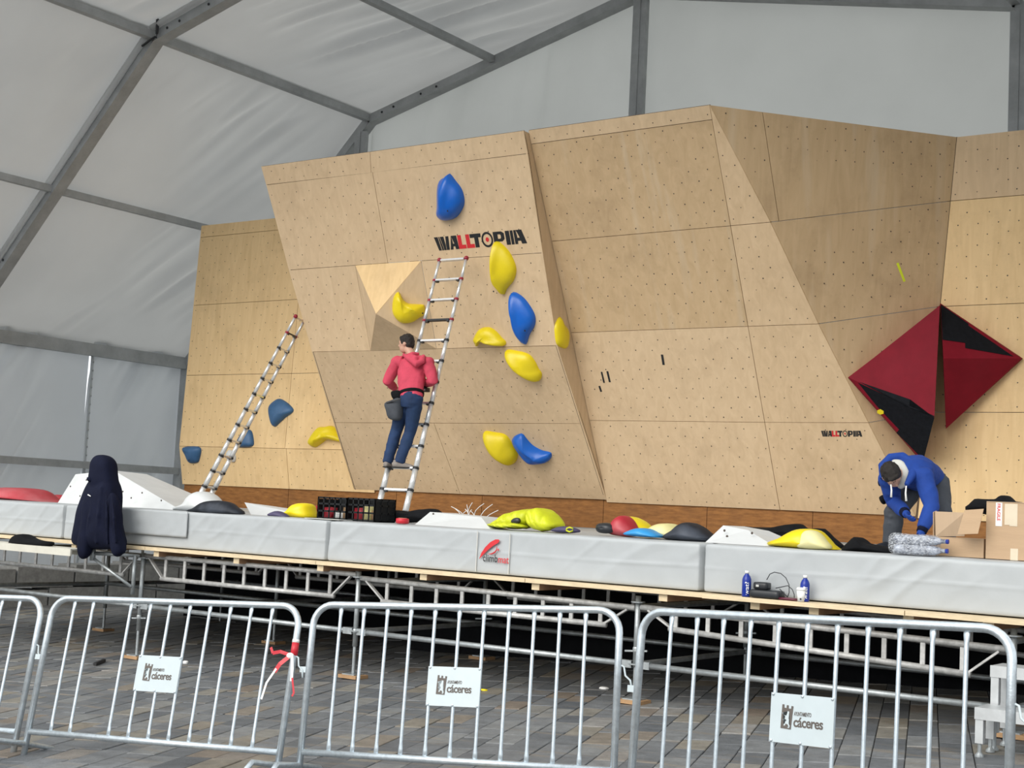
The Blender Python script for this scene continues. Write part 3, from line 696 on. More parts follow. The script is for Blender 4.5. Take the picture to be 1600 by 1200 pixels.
# ================================================================ STAGE: scaffold, deck, mats
SX = [-15.25, -12.18, -9.12, -6.05, -2.98]; SYS = [10.55, 12.62, 14.69, 16.76]
ZM1, ZM0, ZD0 = -.188+CZ, -.585+CZ, -.622+CZ        # mat top, mat bottom = deck top, deck underside
ZT, ZB = -.69+CZ, -.915+CZ                           # girder chords
sf = thing('scaffold', (-9, 10.55, gz(-9, 10.55)), 'galvanised steel scaffold under the stage with lattice girders', 'scaffold')
for yi, y in enumerate(SYS):
    for x in SX:
        g = gz(x, y)
        p = MB().tube([(x, y, g+.30), (x, y, ZT+.03)], .024, 12).make('standard', M['scaf'], sf, smooth=True)
        if yi < 2:
            MB().tube([(x, y, g+.045), (x, y, g+.5)], .0165, 10).make('jack_spindle', M['scaf'], p)
            b = MB().lathe((x, y, g+.42), [(.026, 0), (.03, .01), (.03, .035), (.026, .045)], 12); b.beam((x-.10, y-.01, g+.425), (x+.10, y+.01, g+.44), .02, .014); b.make('jack_nut', M['scaf'], p)
            for zz in (ZT-.02, -1.22+CZ): MB().lathe((x, y, zz-.006), [(.026, 0), (.06, 0), (.06, .01), (.026, .01)], 14).make('rosette', M['scaf'], p)
            MB().bx(x-.075, x+.075, y-.075, y+.075, g+.036, g+.046).make('base_plate', M['scaf'], p)
            MB().bx(x-.11, x+.11, y-.09, y+.09, g+.004, g+.036).make('timber_pad', M['woodpad'], sf)
        else:
            MB().tube([(x, y, g), (x, y, g+.32)], .017, 8).make('jack_spindle', M['scaf'], p)
    for xa, xb in zip(SX, SX[1:]):
        if yi < 2:
            ti, to, bi_, bo = [(0, 0, 0, 0), (0, 0, 0, 0), (-.03, -.07, -.005, -.01), (-.06, -.12, .01, -.10)][SX.index(xa)]
            def zt_(x): return ZT+ti+(to-ti)*(x-xa)/(xb-xa)
            def zb_(x): return ZB+bi_+(bo-bi_)*(x-xa)/(xb-xa)
            gd = MB().tube([(xa+.03, y, zt_(xa)), (xb-.03, y, zt_(xb))], .024, 10).make('lattice_girder', M['scafalu'], sf, smooth=True)
            MB().tube([(xa+.30, y, zb_(xa)), (xb-.30, y, zb_(xb))], .024, 10).make('bottom_chord', M['scafalu'], gd, smooth=True)
            for k in range(9):
                x = xa+.36+(xb-xa-.72)*k/8; MB().beam((x, y, zb_(x)+.01), (x, y, zt_(x)-.01), .016, .036, (1, 0, 0)).make('web_strut', M['scafalu'], gd)
            for s_, x0 in ((1, xa), (-1, xb)): MB().beam((x0+s_*.10, y, zt_(x0)-.02), (x0+s_*.32, y, zb_(x0)+.01), .016, .036, (0, 1, 0)).make('diagonal', M['scafalu'], gd)
        lz = -1.225+CZ
        l = MB().tube([(xa+.03, y, lz), (xb-.03, y, lz)], .0245, 10).make('ledger', M['scaf'], sf, smooth=True)
        if yi == 0:
            for s_, x0 in ((1, xa), (-1, xb)): MB().beam((x0+s_*.03, y, lz), (x0+s_*.14, y, lz), .05, .06).make('wedge_head', M['scaf'], l)
for x in SX:
    for ya, yb in zip(SYS, SYS[1:]):
        for z in (-1.225+CZ, ZT-.06): MB().tube([(x, ya+.03, z), (x, yb-.03, z)], .0245, 8).make('transom', M['scaf'], sf)
# bracket and second upright at the left corner
bx0 = at(144, 880, 1, 10.25); px2 = at(209, 900, 1, 10.42)
MB().tube([(px2.x, 10.42, -1.1+CZ), (px2.x, 10.42, ZT)], .022, 10).make('standard', M['scaf'], sf, smooth=True)
MB().tube([(bx0.x, 10.25, ZT-.08), (bx0.x, 10.25, ZT+.07)], .03, 10).make('bracket_spigot', M['scaf'], sf, smooth=True)
MB().tube([(bx0.x, 10.25, ZT), (SX[1], 10.5, ZT)], .022, 10).make('bracket_tube', M['scaf'], sf, smooth=True)
MB().tube([(bx0.x, 10.25, ZT-.05), (px2.x, 10.40, -1.02+CZ)], .018, 8).make('bracket_brace', M['scaf'], sf, smooth=True)
# cream walkway plank in front of the left bay
pk = thing('walkway_plank', (-14.5, 10.2, -.72+CZ), 'cream painted metal walkway plank beside the left end of the stage', 'plank')
zt = at(60, 853, 1, 10.05).z
MB().bx(-16.6, bx0.x-.06, 10.02, 10.30, zt-.012, zt).make('deck_plate', M['creamplank'], pk)
MB().bx(-16.6, bx0.x-.06, 10.0, 10.022, zt-.075, zt+.002).make('side_channel', M['creamplank'], pk)
MB().bx(-16.6, bx0.x-.06, 10.29, 10.31, zt-.075, zt).make('side_channel', M['creamplank'], pk)
# deck of plywood sheets on joists
st = thing('stage_deck', (-9, 10.4, ZD0), 'plywood stage deck on spruce joists under the mats', 'stage')
xe = [-17.4, -14.7, -12.0, -9.55, -7.1, -5.35, -3.7, -1.75]
for i, (a, b_) in enumerate(zip(xe, xe[1:])):
    f_ = 10.33 if i > 4 else 10.40
    rbox(((a+b_)/2, (f_+12.8)/2, (ZM0+ZD0)/2), (b_-a-.004, 12.8-f_, ZM0-ZD0), .003, (1, 1, 1)).make('deck_sheet', M['edgewood'], st)
    MB().bx(a+.002, b_-.002, 12.81, 16.7, ZD0, ZM0).make('deck_sheet', M['joist'], st)
for jx in (110, 240, 366, 498, 660, 836, 1036, 1180, 1272, 1420, 1545, -90):
    x = at(jx, 900, 1, 10.42).x; j = MB().bx(x-.04, x+.04, 10.44, 16.6, ZD0-.058, ZD0-.001).make('joist', M['joist'], st)
    MB().bx(x-.039, x+.039, 10.434, 10.441, ZD0-.057, ZD0-.002).make('end_grain', M['edgewood'], j)
# crash mats
def matdisp(seed):
    def f(p):
        a = .010*noise.noise(V((p.x*1.2, p.y*2, p.z*3+seed)))+.006*noise.noise(V((p.x*4+p.z*5, p.y*3, p.z*2+seed)))
        c = .011*(1-min(1, abs(noise.noise(V((p.x*3.0-p.z*3.2, p.z*1.5, seed+5))))*5))*(.5+noise.noise(V((p.x*.9, 3, seed))))
        zc = (ZM0+ZM1)/2+.03*noise.noise(V((p.x*.5, 0, seed))); c += .0055*math.exp(-((p.z-zc)/.012)**2)*(.6+noise.noise(V((p.x*1.1, 7, seed))))
        return V((0, -(a*.7+c) if p.y < 10.6 else 0, a*.5 if p.z > CZ-.22 else 0))
    return f
mx = [(-17.5, -13.515), (-13.49, -9.52), (-9.498, -5.46), (-5.432, -1.75)]
ml = ['white vinyl crash mat at the left end of the stage', 'white vinyl crash mat behind the hanging navy jacket', 'white vinyl crash mat carrying the red climbing mat logo', 'white vinyl crash mat behind the two blue bottles']
for i, (a, b_) in enumerate(mx):
    t = thing('crash_mat', ((a+b_)/2, 11.5, ZM0), ml[i], 'mat', 'front row of crash mats')
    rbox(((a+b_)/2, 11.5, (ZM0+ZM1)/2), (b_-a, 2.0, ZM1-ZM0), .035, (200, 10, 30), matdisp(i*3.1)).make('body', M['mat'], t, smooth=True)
    if i == 2:
        sx0, sx1 = at(746, 870, 1, 10.5).x, at(797, 870, 1, 10.5).x
        for x in (sx0, sx1): MB().bx(x-.004, x+.004, 10.482, 10.489, ZM0+.02, ZM1-.02).make('seam', M['lining'], t)
        # logo: red swoosh climber and the word
        def mp(x, y): return at(x, y, 1, 10.478)
        P = [(748.5, 873.5), (752, 864), (758, 855), (766, 847), (774, 842.8), (779, 842.8), (780.5, 845), (778, 848.5), (770, 853), (762, 859.5), (755.5, 866)]
        MB().prism([mp(*p) for p in P], (0, .003, 0)).make('logo_swoosh', M['logored'], t)
        arc = [(763, 865.5), (768, 865.5), (773, 863), (776, 859), (776.5, 854)]
        MB().tube([mp(*p) for p in arc], [.002, .006, .007, .006, .002], 6).make('logo_arc', M['logored'], t)
        MB().ball(mp(778.5, 859), (.007, .004, .011)).make('logo_dot', M['logored'], t)
        for s_, x, m_ in (('climb', 754, 'logoblack'), ('mat', 777.5, 'logored')):
            vs, fs = text_mesh(s_, .092, .0008, 'LEFT'); o = mp(x, 876.8 if x < 760 else 879.2)
            mesh('logo_lettering', place2d(vs, o, V((.84, 0, 0)), V((0, 0, 1))), fs, M[m_], t)
    if i == 1:
        fx0, fx1 = at(183, 830, 1, 10.45).x, at(289, 830, 1, 10.45).x
        rbox(((fx0+fx1)/2, 10.476, (ZM0+ZM1)/2+.06), (fx1-fx0, .012, .27), .004, (40, 1, 12), lambda p: V((0, -abs(.010*noise.noise(V((p.x*5, 0, p.z*7)))), .006*noise.noise(V((p.x*3, 1, 0)))))).make('cover_flap', M['mat'], t, smooth=True)
for i, (a, b_) in enumerate(((-17.5, -13.5), (-13.49, -9.5), (-9.49, -5.45), (-5.44, -1.75))):
    bl = ['left end', 'left middle', 'right middle', 'right end'][i]
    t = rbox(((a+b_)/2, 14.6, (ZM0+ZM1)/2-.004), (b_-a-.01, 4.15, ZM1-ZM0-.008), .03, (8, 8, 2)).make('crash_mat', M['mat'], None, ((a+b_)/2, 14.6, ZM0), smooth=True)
    tag(t, 'white landing mat lying at the foot of the climbing wall, %s' % bl, 'mat', 'rear row of crash mats')
# aluminium steps at the right end
sp = at(1545, 1160, 1, 9.75); sx = sp.x-.04
stp = thing('stage_steps', (sx+.4, 9.9, gz(sx+.4, 9.9)), 'two-tread aluminium stage steps at the right end of the scaffold', 'steps')
zl, zh = at(1545, 1107, 1, 9.62).z, at(1556, 1040, 1, 9.95).z
for z, y0, y1 in ((zl, 9.60, 9.88), (zh, 9.92, 10.20)):
    t = MB().bx(sx-.01, sx+.85, y0, y1, z-.03, z).make('tread', M['plate'], stp)
    MB().bx(sx-.01, sx+.85, y0-.006, y0+.012, z-.075, z+.002).make('tread_nosing', M['plate'], t)
    for x in (sx+.02, sx+.80):
        for y in (y0+.02, y1-.03):
            l = MB().bx(x-.026, x+.026, y-.02, y+.02, gz(x, y)+(.09 if z == zl else .12), z-.03).make('leg', M['plate'], stp)
            MB().tube([(x, y, gz(x, y)+.02), (x, y, gz(x, y)+.26)], .013, 8).make('foot_screw', M['scaf'], l)
            MB().lathe((x, y, gz(x, y)+.002), [(.03, 0), (.03, .012), (.015, .03)], 10).make('foot', M['scaf'], l)
# ================================================================ HOLDS ON THE WALL
def bolt(o, p, n, r=.012):
    n = V(n); u = n.orthogonal().normalized(); v = n.cross(u); b = MB()
    b.add([p+u*r*math.cos(i*math.pi/4)+v*r*math.sin(i*math.pi/4) for i in range(8)]+[p+n*.004+u*r*.8*math.cos(i*math.pi/4)+v*r*.8*math.sin(i*math.pi/4) for i in range(8)], [tuple(range(8, 16))]+[(i, (i+1) % 8, 8+(i+1) % 8, 8+i) for i in range(8)])
    b.make('bolt_head', M['plasticblack'], o)
def hold(px, plane, H, mat, label, top=None, crest=None, group=None, rings=8, power=.6, bolts=(), n=40, smooth=True):
    """moulded grip: silhouette on the wall plane, swelling to a summit; crest=(a,b,height) pixel ridge line sharpens one side"""
    P = [onp(x, y, plane) for x, y in (resample(px, n) if smooth else px)]
    c = sum(P, V())/len(P); nr = plane[1]
    sh = (onp(*top, plane)-c) if top else None
    b = inflate(P, nr, H*.72, sh, rings, power+.3, back=.004)
    if crest:
        a, e, hh, wd = onp(*crest[0], plane), onp(*crest[1], plane), crest[2], crest[3]
        d = (e-a); L2 = d.length_squared
        for i, v in enumerate(b.v):
            q = v-nr*(v-a).dot(nr); t = max(0, min(1, (q-a).dot(d)/L2)); dist = (q-(a+d*t)).length
            base = (v-plane[0]).dot(nr)
            if base > .006: b.v[i] = v+nr*hh*math.exp(-(dist/wd)**2)*math.sin(math.pi*(.12+.76*t))
    t = thing('climbing_hold', c, label, 'climbing hold', group)
    o = b.make('shell', mat, t, smooth=True); autosmooth(o, 50)
    for bx_, by_ in bolts: 
        p = onp(bx_, by_, plane); # push the bolt to the surface
        best = max((v for v in b.v if (v-nr*(v-p).dot(nr)-p).length < .09), key=lambda v: (v-p).dot(nr), default=p)
        hgt = max(0, (best-p).dot(nr))*.92; bolt(o, p+nr*(hgt+.002)-(ray(bx_, by_)-nr*ray(bx_, by_).dot(nr)).normalized()*0, nr)
    return t
GB = 'big moulded holds on the overhang'
hold([(703, 271), (712, 282), (722, 296), (726, 314), (722, 328), (711, 341), (694, 344), (685, 336), (686, 322), (686, 296), (689, 281), (697, 276)], PB2, .24, M['blue'], 'bright blue hold above the large wall logo', (708, 322), ((702, 274), (700, 330), .05, .06), GB, bolts=((712, 326),))
hold([(775, 377), (789, 385), (800, 400), (807, 420), (803, 438), (793, 450), (788, 461), (783, 456), (774, 444), (771, 424), (772, 400)], PB2, .20, M['yellow'], 'tall yellow hold overlapping the large logo', (780, 430), ((777, 380), (781, 440), .06, .05), GB, bolts=((780, 452),))
hold([(802, 456), (815, 462), (826, 474), (836, 492), (836, 508), (828, 522), (822, 538), (812, 528), (804, 508), (801, 482), (797, 467)], PB2, .20, M['blue'], 'tall bright blue hold right of the ladder', (818, 508), ((803, 460), (814, 520), .05, .05), GB, bolts=((829, 513),))
hold([(742, 528), (750, 514), (764, 511), (775, 517), (785, 528), (791, 534), (788, 540), (772, 539), (758, 533), (750, 534), (746, 541), (743, 536)], PB2, .17, M['yellow'], 'yellow hold low on the bright panel between the ladder and the blue hold', (762, 524), ((745, 530), (788, 537), .05, .03), GB)
hold([(791, 547), (808, 548), (826, 553), (836, 564), (842, 576), (847, 584), (844, 594), (834, 592), (812, 578), (797, 565)], PB1, .20, M['yellow'], 'slanting yellow hold just below the kink of the overhang', (815, 572), ((794, 551), (840, 590), .04, .05), GB, bolts=((794, 557),))
hold([(757, 674), (772, 675), (790, 679), (800, 692), (809, 708), (807, 720), (800, 724), (783, 715), (768, 703), (760, 690)], PB1, .24, M['yellow'], 'yellow lemon-shaped hold low on the overhang beside a blue one', (788, 704), ((762, 680), (798, 718), .03, .08), GB)
hold([(801, 685), (815, 677), (822, 684), (832, 695), (846, 703), (862, 708), (857, 720), (834, 723), (820, 714), (809, 700)], PB1, .19, M['blue'], 'bright blue curved hold low on the overhang beside a yellow one', (832, 712), ((808, 684), (852, 716), .05, .05), GB)
PC = (V((XR, 15, 3)), V((1, 0, 0)))
hold([(874, 495), (879, 505), (886, 515), (888, 528), (885, 543), (879, 544), (870, 538), (867, 522), (867, 507)], PC, .10, M['yellow'], 'narrow yellow hold on the dark side edge of the overhang', (876, 525), None, GB)
hold([(623, 456), (616, 462), (613, 476), (614, 490), (622, 501), (632, 505), (645, 503), (656, 496), (663, 491), (664, 480), (662, 476), (650, 475), (638, 474), (630, 468)], PYR_R, .20, M['yellow'], 'yellow scooped hold on the wooden pyramid left of the ladder', (630, 488), ((621, 464), (658, 490), .06, .04), GB, bolts=((661, 487),))
GA = 'holds on the upright left panel'
hold([(438, 623), (449, 629), (458, 638), (458, 644), (447, 652), (436, 662), (430, 667), (425, 662), (421, 645), (422, 634), (430, 626)], PA2, .15, M['navyhold'], 'dusty blue rounded-triangle hold right of the leaning left ladder', (436, 650), None, GA)
hold([(382, 673), (393, 673), (397, 690), (395, 697), (386, 699), (371, 698), (371, 690)], PA2, .13, M['navyhold'], 'dusty blue hold half hidden behind the left ladder', (385, 692), None, GA)
hold([(287, 699), (313, 699), (312, 718), (308, 723), (297, 723), (291, 712)], PA1, .13, M['navyhold'], 'dusty blue hold at the lower left corner of the wall', (302, 706), None, GA, bolts=((301, 718),))
hold([(358, 703), (366, 706), (369, 714), (367, 722), (358, 719), (354, 712)], PA1, .10, M['white'], 'small white hold behind the left ladder', None, None, GA)
hold([(483, 691), (490, 679), (500, 668), (510, 667), (523, 667), (540, 690), (528, 690), (512, 687), (504, 692), (493, 699), (486, 696)], PA2, .20, M['yellow'], 'yellow banana-shaped hold tucked against the overhang edge', (510, 678), ((487, 694), (528, 682), .05, .04), GA)
# red and black pyramid volumes spanning the corner of the right wall
rv = thing('climbing_volume', onp(1400, 600, PF), 'large dark red pyramid volume with black paint, left of the corner', 'climbing volume', 'red pyramid volumes')
c_l, c_t, c_b = onp(1325, 590, PF), onp(1470, 478, PF), onp(1441, 722, PF)
apx = onp(1474, 600, PF)+fn*.12+V((.0, -.1, 0))
top_r = at(1468.5, 477, 1, 16.1); mid_r = at(1474, 610, 1, 15.75); bot_r = at(1441, 720, 1, 16.3)
def tri(vs, ext, mt, name, par): return MB().prism(vs, ext).make(name, mt, par)
# body: two front faces (upper red, lower black/red) and the closing faces
L0 = c_l+fn*.02; T0 = top_r; R0 = mid_r; B0 = bot_r
Bm = at(1460, 652, 1, 15.95)
b = MB(); b.add([L0, T0, Bm, B0, c_l-fn*.02, c_t-fn*.02, c_b-fn*.02], [(0, 1, 2), (0, 2, 3), (0, 4, 5, 1), (1, 5, 6, 3, 2), (0, 3, 6, 4), (4, 6, 5)])
vb = b.make('body', M['red'], rv)
def on_face(face, px):
    a, e, c = face; n = (e-a).cross(c-a).normalized(); n = n if n.dot(ray(*px[0])) < 0 else -n
    return [onp(x, y, (a, n)) for x, y in px], n
pts, n_ = on_face((L0, Bm, T0), [(1343, 597), (1422, 625), (1420, 637), (1460.5, 651), (1400, 640)])
pts, n_ = on_face((L0, Bm, B0), [(1343, 597), (1395, 650), (1462, 651), (1441, 720)])
bp_, n2_ = on_face((L0, Bm, B0), [(1460, 652.5), (1443, 719), (1428, 703), (1401, 676), (1405, 671), (1370, 634), (1341, 598)])
MB().prism([p+n2_*.002 for p in bp_], n2_*.002).make('black_paint', M['blackpaint'], vb)
bp_, n1_ = on_face((L0, Bm, T0), [(1342, 596.5), (1422, 624), (1420.5, 636.5), (1460, 650), (1459, 652)])
MB().prism([p+n1_*.002 for p in bp_], n1_*.002).make('black_paint', M['blackpaint'], vb)
bp_, n2_ = on_face((L0, Bm, B0), [(1371, 641), (1376, 639), (1381, 642), (1381, 646), (1376, 647.5), (1371, 645)])
MB().prism([p+n2_*.003 for p in bp_], n2_*.004).make('yellow_tag', M['yellow'], vb)
rw = thing('climbing_volume', onp(1530, 580, PG), 'smaller dark red pyramid volume with black corner, right of the wall corner', 'climbing volume', 'red pyramid volumes')
t2, r2_, b2_ = onp(1469, 474, PG), onp(1598, 560, PG), onp(1478, 669, PG)
T1_, R1_, B1_ = at(1469, 473.5, 1, 16.3), onp(1598, 561, PG)+V((0, -.06, 0)), at(1478, 670, 1, 16.45)
Cx = at(1474, 560, 1, 15.95)
b = MB(); b.add([T1_, Cx, B1_, R1_, t2+V((0, .01, 0)), r2_+V((0, .01, 0)), b2_+V((0, .01, 0))], [(0, 1, 3), (1, 2, 3), (0, 3, 5, 4), (2, 6, 5, 3), (0, 4, 6, 2, 1), (4, 5, 6)])
wbod = b.make('body', M['red'], rw)
bp_, n3_ = on_face((T1_, Cx, R1_), [(1470, 476), (1513, 506), (1513, 509), (1583, 557), (1508, 544), (1508, 536), (1472.5, 531)])
MB().prism([p+n3_*.002 for p in bp_], n3_*.002).make('black_paint', M['blackpaint'], wbod)
# ================================================================ LADDERS
def ladder(foot, top, rung, wd, nr, label, redfrom, feet=True, narrow=1.0):
    foot, top = V(foot), V(top); d = (top-foot).normalized(); L_ = (top-foot).length; rung = (V(rung)-d*V(rung).dot(d)).normalized()
    t = thing('telescopic_ladder', foot, label, 'ladder', 'telescopic ladders')
    step = L_/(nr-.7)
    for s_ in (-1, 1):
        o = foot+rung*s_*wd/2; st_ = None
        for k in range(nr):
            r = .040-.0017*k; a = o+d*max(0, (k-.7)*step); e = o+d*min(L_, (k+.3)*step)
            st_ = MB().tube([a, e], r*narrow, 14).make('stile_section', M['ladder'], t, smooth=True)
            c = o+d*((k+.3)*step); MB().tube([c-d*.014, c+d*.014], r*narrow+.005, 14).make('collar', M['redplastic'] if k >= redfrom else M['plasticblack'], st_, smooth=True)
        MB().tube([o+d*.02, o+d*.06], .044*narrow, 12).make('rubber_foot', M['rubber'], t, smooth=True)
    nrm = rung.cross(d)
    for k in range(nr):
        c = foot+d*((k+.3)*step); wk = wd/2-.03
        MB().box(c, rung*wk, d*.012, nrm*.022).make('rung', M['plasticblack'] if k in (redfrom, ) else M['ladder'], t)
        if k < nr-1:
            for s_ in (-1, 1): MB().box(c+rung*s_*(wk-.02)-d*.02, rung*.02, d*.008, nrm*.02).make('latch', M['plasticblack'], t)
    for s_ in (-1, 1): MB().ball(top+rung*s_*wd/2+d*.012, (.03, .034, .03)).make('end_cap', M['redplastic'], t, smooth=True)
    return t, d
LT, LB = V((-11.44, 14.66, 3.21+CZ)), V((-11.44, 13.66, ZM1))
LT = (at(688, 408, 1, 14.66)+at(727, 404, 1, 14.66))/2
lf = at(609, 806, 1, 13.68); LB = V((lf.x, 13.68, ZM1))
LB = LB+V((0, 0, .005)); ladder(LB, LT, (1, 0, .0), .44, 13, 'extended telescopic ladder on which the man in red stands', 9)
lt2 = CAM+ray(468, 499)*21.0; lb2 = CAM+ray(322, 772)*20.9
d_ = (lt2-lb2).normalized(); lb2 = lb2+d_*((ZM1-lb2.z)/d_.z)
rr_ = Rt*.078+Dn*.036+Fw*.34
ladder(lb2, lt2, rr_, .36, 13, 'telescopic ladder seen edge on, leaning at the left of the overhang', 11)
# ================================================================ THINGS LYING ON THE MATS
def lump(px, Y, depth, mat, name, label, cat, group=None, rings=6, power=.7, n=36, wob=0, smooth=True, sharp=45, seed=0, parent=None, part=None):
    """solid body: silhouette standing at distance Y, swelling both ways by depth"""
    P = [at(x, y, 1, Y) for x, y in (resample(px, n) if smooth else px)]
    zmin = min(p.z for p in P)
    b = inflate(P, (0, -1, 0), depth, None, rings, power, both=True, wob=wob, seed=seed)
    base = sum(P, V())/len(P); base.z = zmin
    if parent: o = b.make(part, mat, parent, smooth=True)
    else: o = single(b, name, mat, base, label, cat, group, True)
    return autosmooth(o, sharp) if sharp < 90 else o
GH = 'holds and volumes laid out on the mats'
def mz(px, Y): return proj(V((at(px, 830, 1, Y).x, Y, ZM1)))[1]        # pixel row of the mat top at distance Y
def lie(px, Y, *a, **k):
    """clip a silhouette so that it stands on the mat"""
    q = [(x, min(y, mz(x, Y)+.5)) for x, y in px]; return lump(q, Y, *a, **k)
Yf = 10.95
lie([(-60, 795), (-40, 768), (0, 764), (25, 762), (52, 764), (66, 772), (78, 783), (84, 795)], Yf+.3, .42, M['redhold'], 'climbing_hold', 'large chalky red dome hold at the left end of the mats', 'climbing hold', GH)
lie([(74, 796), (84, 784), (95, 773), (108, 782), (112, 796)], 12.6, .2, M['redhold'], 'climbing_hold', 'red hold peeping out beside the big white volume', 'climbing hold', GH)
# big white faceted volume
def facets(name, vs, fs, mat, label, cat, holes=None, group=None):
    base = sum((V(v) for v in vs), V())/len(vs); base.z = min(V(v).z for v in vs)
    t = thing(name, base, label, cat, group); o = MB().add(vs, fs).make('shell', mat, t)
    if holes:
        b = MB()
        for h in holes: b.ball(h, (.011, .006, .011), n=7, m=4)
        b.make('bolt_holes', M['hole'], o)['kind'] = 'stuff'
    return t
def mp_(px, py, Y): return at(px, py, 1, Y)
f0, f1, f2, f3 = V((at(90, 790, 1, 11.0).x, 11.0, ZM1)), mp_(118, 741, 11.35), mp_(178, 735, 11.35), V((at(283, 797, 1, 11.0).x, 11.0, ZM1))
r0, r1, r2, r3 = f0+V((.25, 1.1, 0)), f1+V((.1, .5, -.02)), f2+V((0, .5, -.02)), f3+V((-.2, 1.0, 0))
fm = mp_(117, 784, 11.0); fm.z = ZM1; fq = mp_(214, 768, 11.15); fr = mp_(226, 793, 11.0); fr.z = ZM1; fe = mp_(185, 792, 11.0); fe.z = ZM1
hs = [mp_(x, y, 10.99) for x, y in ((110, 760), (125, 775), (135, 750), (192, 768), (205, 778), (222, 770), (252, 782))]
facets('climbing_volume', [f0, f1, f2, f3, r0, r1, r2, r3, fm, fq, fr, fe], [(0, 1, 8), (1, 2, 9, 11, 8), (9, 10, 11), (9, 2, 3, 10), (0, 4, 5, 1), (1, 5, 6, 2), (2, 6, 7, 3), (4, 7, 6, 5), (0, 8, 11, 10, 3, 7, 4)], M['white'], 'big white faceted climbing volume behind the hanging navy jacket', 'climbing volume', hs, GH)
lie([(268, 800), (276, 784), (290, 778), (303, 782), (306, 800)], 12.5, .18, M['redhold'], 'climbing_hold', 'small red hold between two white volumes', 'climbing hold', GH)
lie([(252, 796), (262, 781), (274, 779), (280, 790), (276, 800)], 12.9, .1, M['yellow'], 'climbing_hold', 'yellow hold barely visible beside a red hold on the mats', 'climbing hold', GH)
lie([(278, 800), (295, 788), (305, 774), (316, 768), (328, 771), (340, 784), (346, 800)], 11.05, .2, M['white'], 'climbing_hold', 'smooth white cone-shaped hold at the foot of the left ladder', 'climbing hold', GH)
lie([(298, 802), (306, 794), (320, 785), (340, 782), (358, 785), (368, 792), (376, 804)], 10.70, .13, M['blackhold'], 'climbing_hold', 'chalky dark blue dome hold in front of the left ladder foot', 'climbing hold', GH)
a0, a1, a2, a3 = mp_(382, 785, 11.2), mp_(455, 800, 11.0), mp_(392, 806, 10.9), mp_(440, 808, 10.9)
a2.z = ZM1; a3.z = ZM1
facets('climbing_volume', [a0, a1, a3, a2, a0+V((.1, .25, -.02)), a1+V((.05, .4, 0)), V((a3.x, 11.4, ZM1)), V((a2.x, 11.4, ZM1))], [(0, 1, 2, 3), (0, 4, 5, 1), (4, 7, 6, 5), (0, 3, 7, 4), (1, 5, 6, 2), (3, 2, 6, 7)], M['white'], 'grey white wedge volume lying left of the yellow hold', 'climbing volume', None, GH)
lie([(420, 806), (428, 800), (436, 798.5), (446, 803), (449, 809)], 10.75, .07, M['purple'], 'rag', 'small purple and white rag on the mat edge', 'rag', wob=.01)
lie([(446, 809), (456, 798), (464, 789), (474, 786), (484, 788), (487, 797), (486, 810)], 11.0, .16, M['yellow'], 'climbing_hold', 'yellow hold lying left of the black crates', 'climbing hold', GH)
lie([(482, 810), (486, 799), (494, 790), (503, 796), (506, 812)], 11.25, .12, M['redhold'], 'climbing_hold', 'red hold squeezed between the yellow hold and a black crate', 'climbing hold', GH)
# crates
def crate(x0, x1, ytop, Y, label, goods):
    a = at(x0, 805, 1, Y).x; b_ = at(x1, 805, 1, Y).x; zt_ = at((x0+x1)/2, ytop, 1, Y).z; t = thing('plastic_crate', ((a+b_)/2, Y+.2, ZM1), label, 'crate', 'black crates')
    z0 = ZM1+.002; dp = .32; W = .008
    MB().bx(a, b_, Y, Y+dp, z0, z0+.01).make('bottom', M['crate'], t)
    for (xa, xb, ya, yb, nm) in ((a, b_, Y, Y+W, 'side'), (a, b_, Y+dp-W, Y+dp, 'side'), (a, a+W, Y, Y+dp, 'end'), (b_-W, b_, Y, Y+dp, 'end')):
        m = MB(); h = zt_-z0
        for k in (0, .33, .66, .93): m.bx(xa, xb, ya, yb, z0+h*k, z0+h*k+.018)
        if nm == 'side':
            for k in range(6): x = xa+(xb-xa-.015)*k/5; m.bx(x, x+.015, ya, yb, z0, zt_)
        else:
            for k in range(4): y = ya+(yb-ya-.015)*k/3; m.bx(xa, xb, y, y+.015, z0, zt_)
        m.make(nm+'_lattice', M['crate'], t)
    MB().bx(a+W, b_-W, Y+dp-W-.004, Y+dp-W, z0+.01, zt_-.01).make('back_panel', M['crate'], t)
    for xq in (a+W, b_-W-.003): MB().bx(xq, xq+.003, Y+W, Y+dp-W, z0+.01, zt_-.02).make('end_panel', M['crate'], t)
    for k, (fx, fz, sx_, sz, mt) in enumerate(goods):
        m = rbox((a+(b_-a)*fx, Y+.11, z0+.012+sz/2), (sx_, .12, sz), .012, (2, 2, 2)).make('climbing_hold', M[mt], None, (a+(b_-a)*fx, Y+.11, z0+.012), True)
        tag(m, 'small %s hold inside the %s crate' % ({'redhold': 'red', 'paper': 'white', 'woodpad': 'brown', 'cream': 'cream'}[mt], label.split()[0]), 'climbing hold', 'holds in the crates')
crate(495, 541, 777, 10.8, 'left-hand black plastic lattice crate on the mat', ((.22, 0, .09, .11, 'redhold'), (.60, 0, .12, .07, 'paper'), (.86, 0, .08, .12, 'woodpad')))
crate(541.5, 585, 778.5, 10.82, 'right-hand black plastic lattice crate beside the ladder foot', ((.3, 0, .12, .12, 'redhold'), (.6, 0, .09, .15, 'cream'), (.86, 0, .08, .10, 'woodpad')))
single(rbox(((at(491, 812, 1, 10.7).x+at(544, 814, 1, 10.7).x)/2, 10.66, ZM1+.006), (.46, .2, .008), .003, (2, 2, 1)), 'clipboard', M['lining'], at(520, 812, 1, 10.66), 'thin grey board lying under the left crate', 'board')
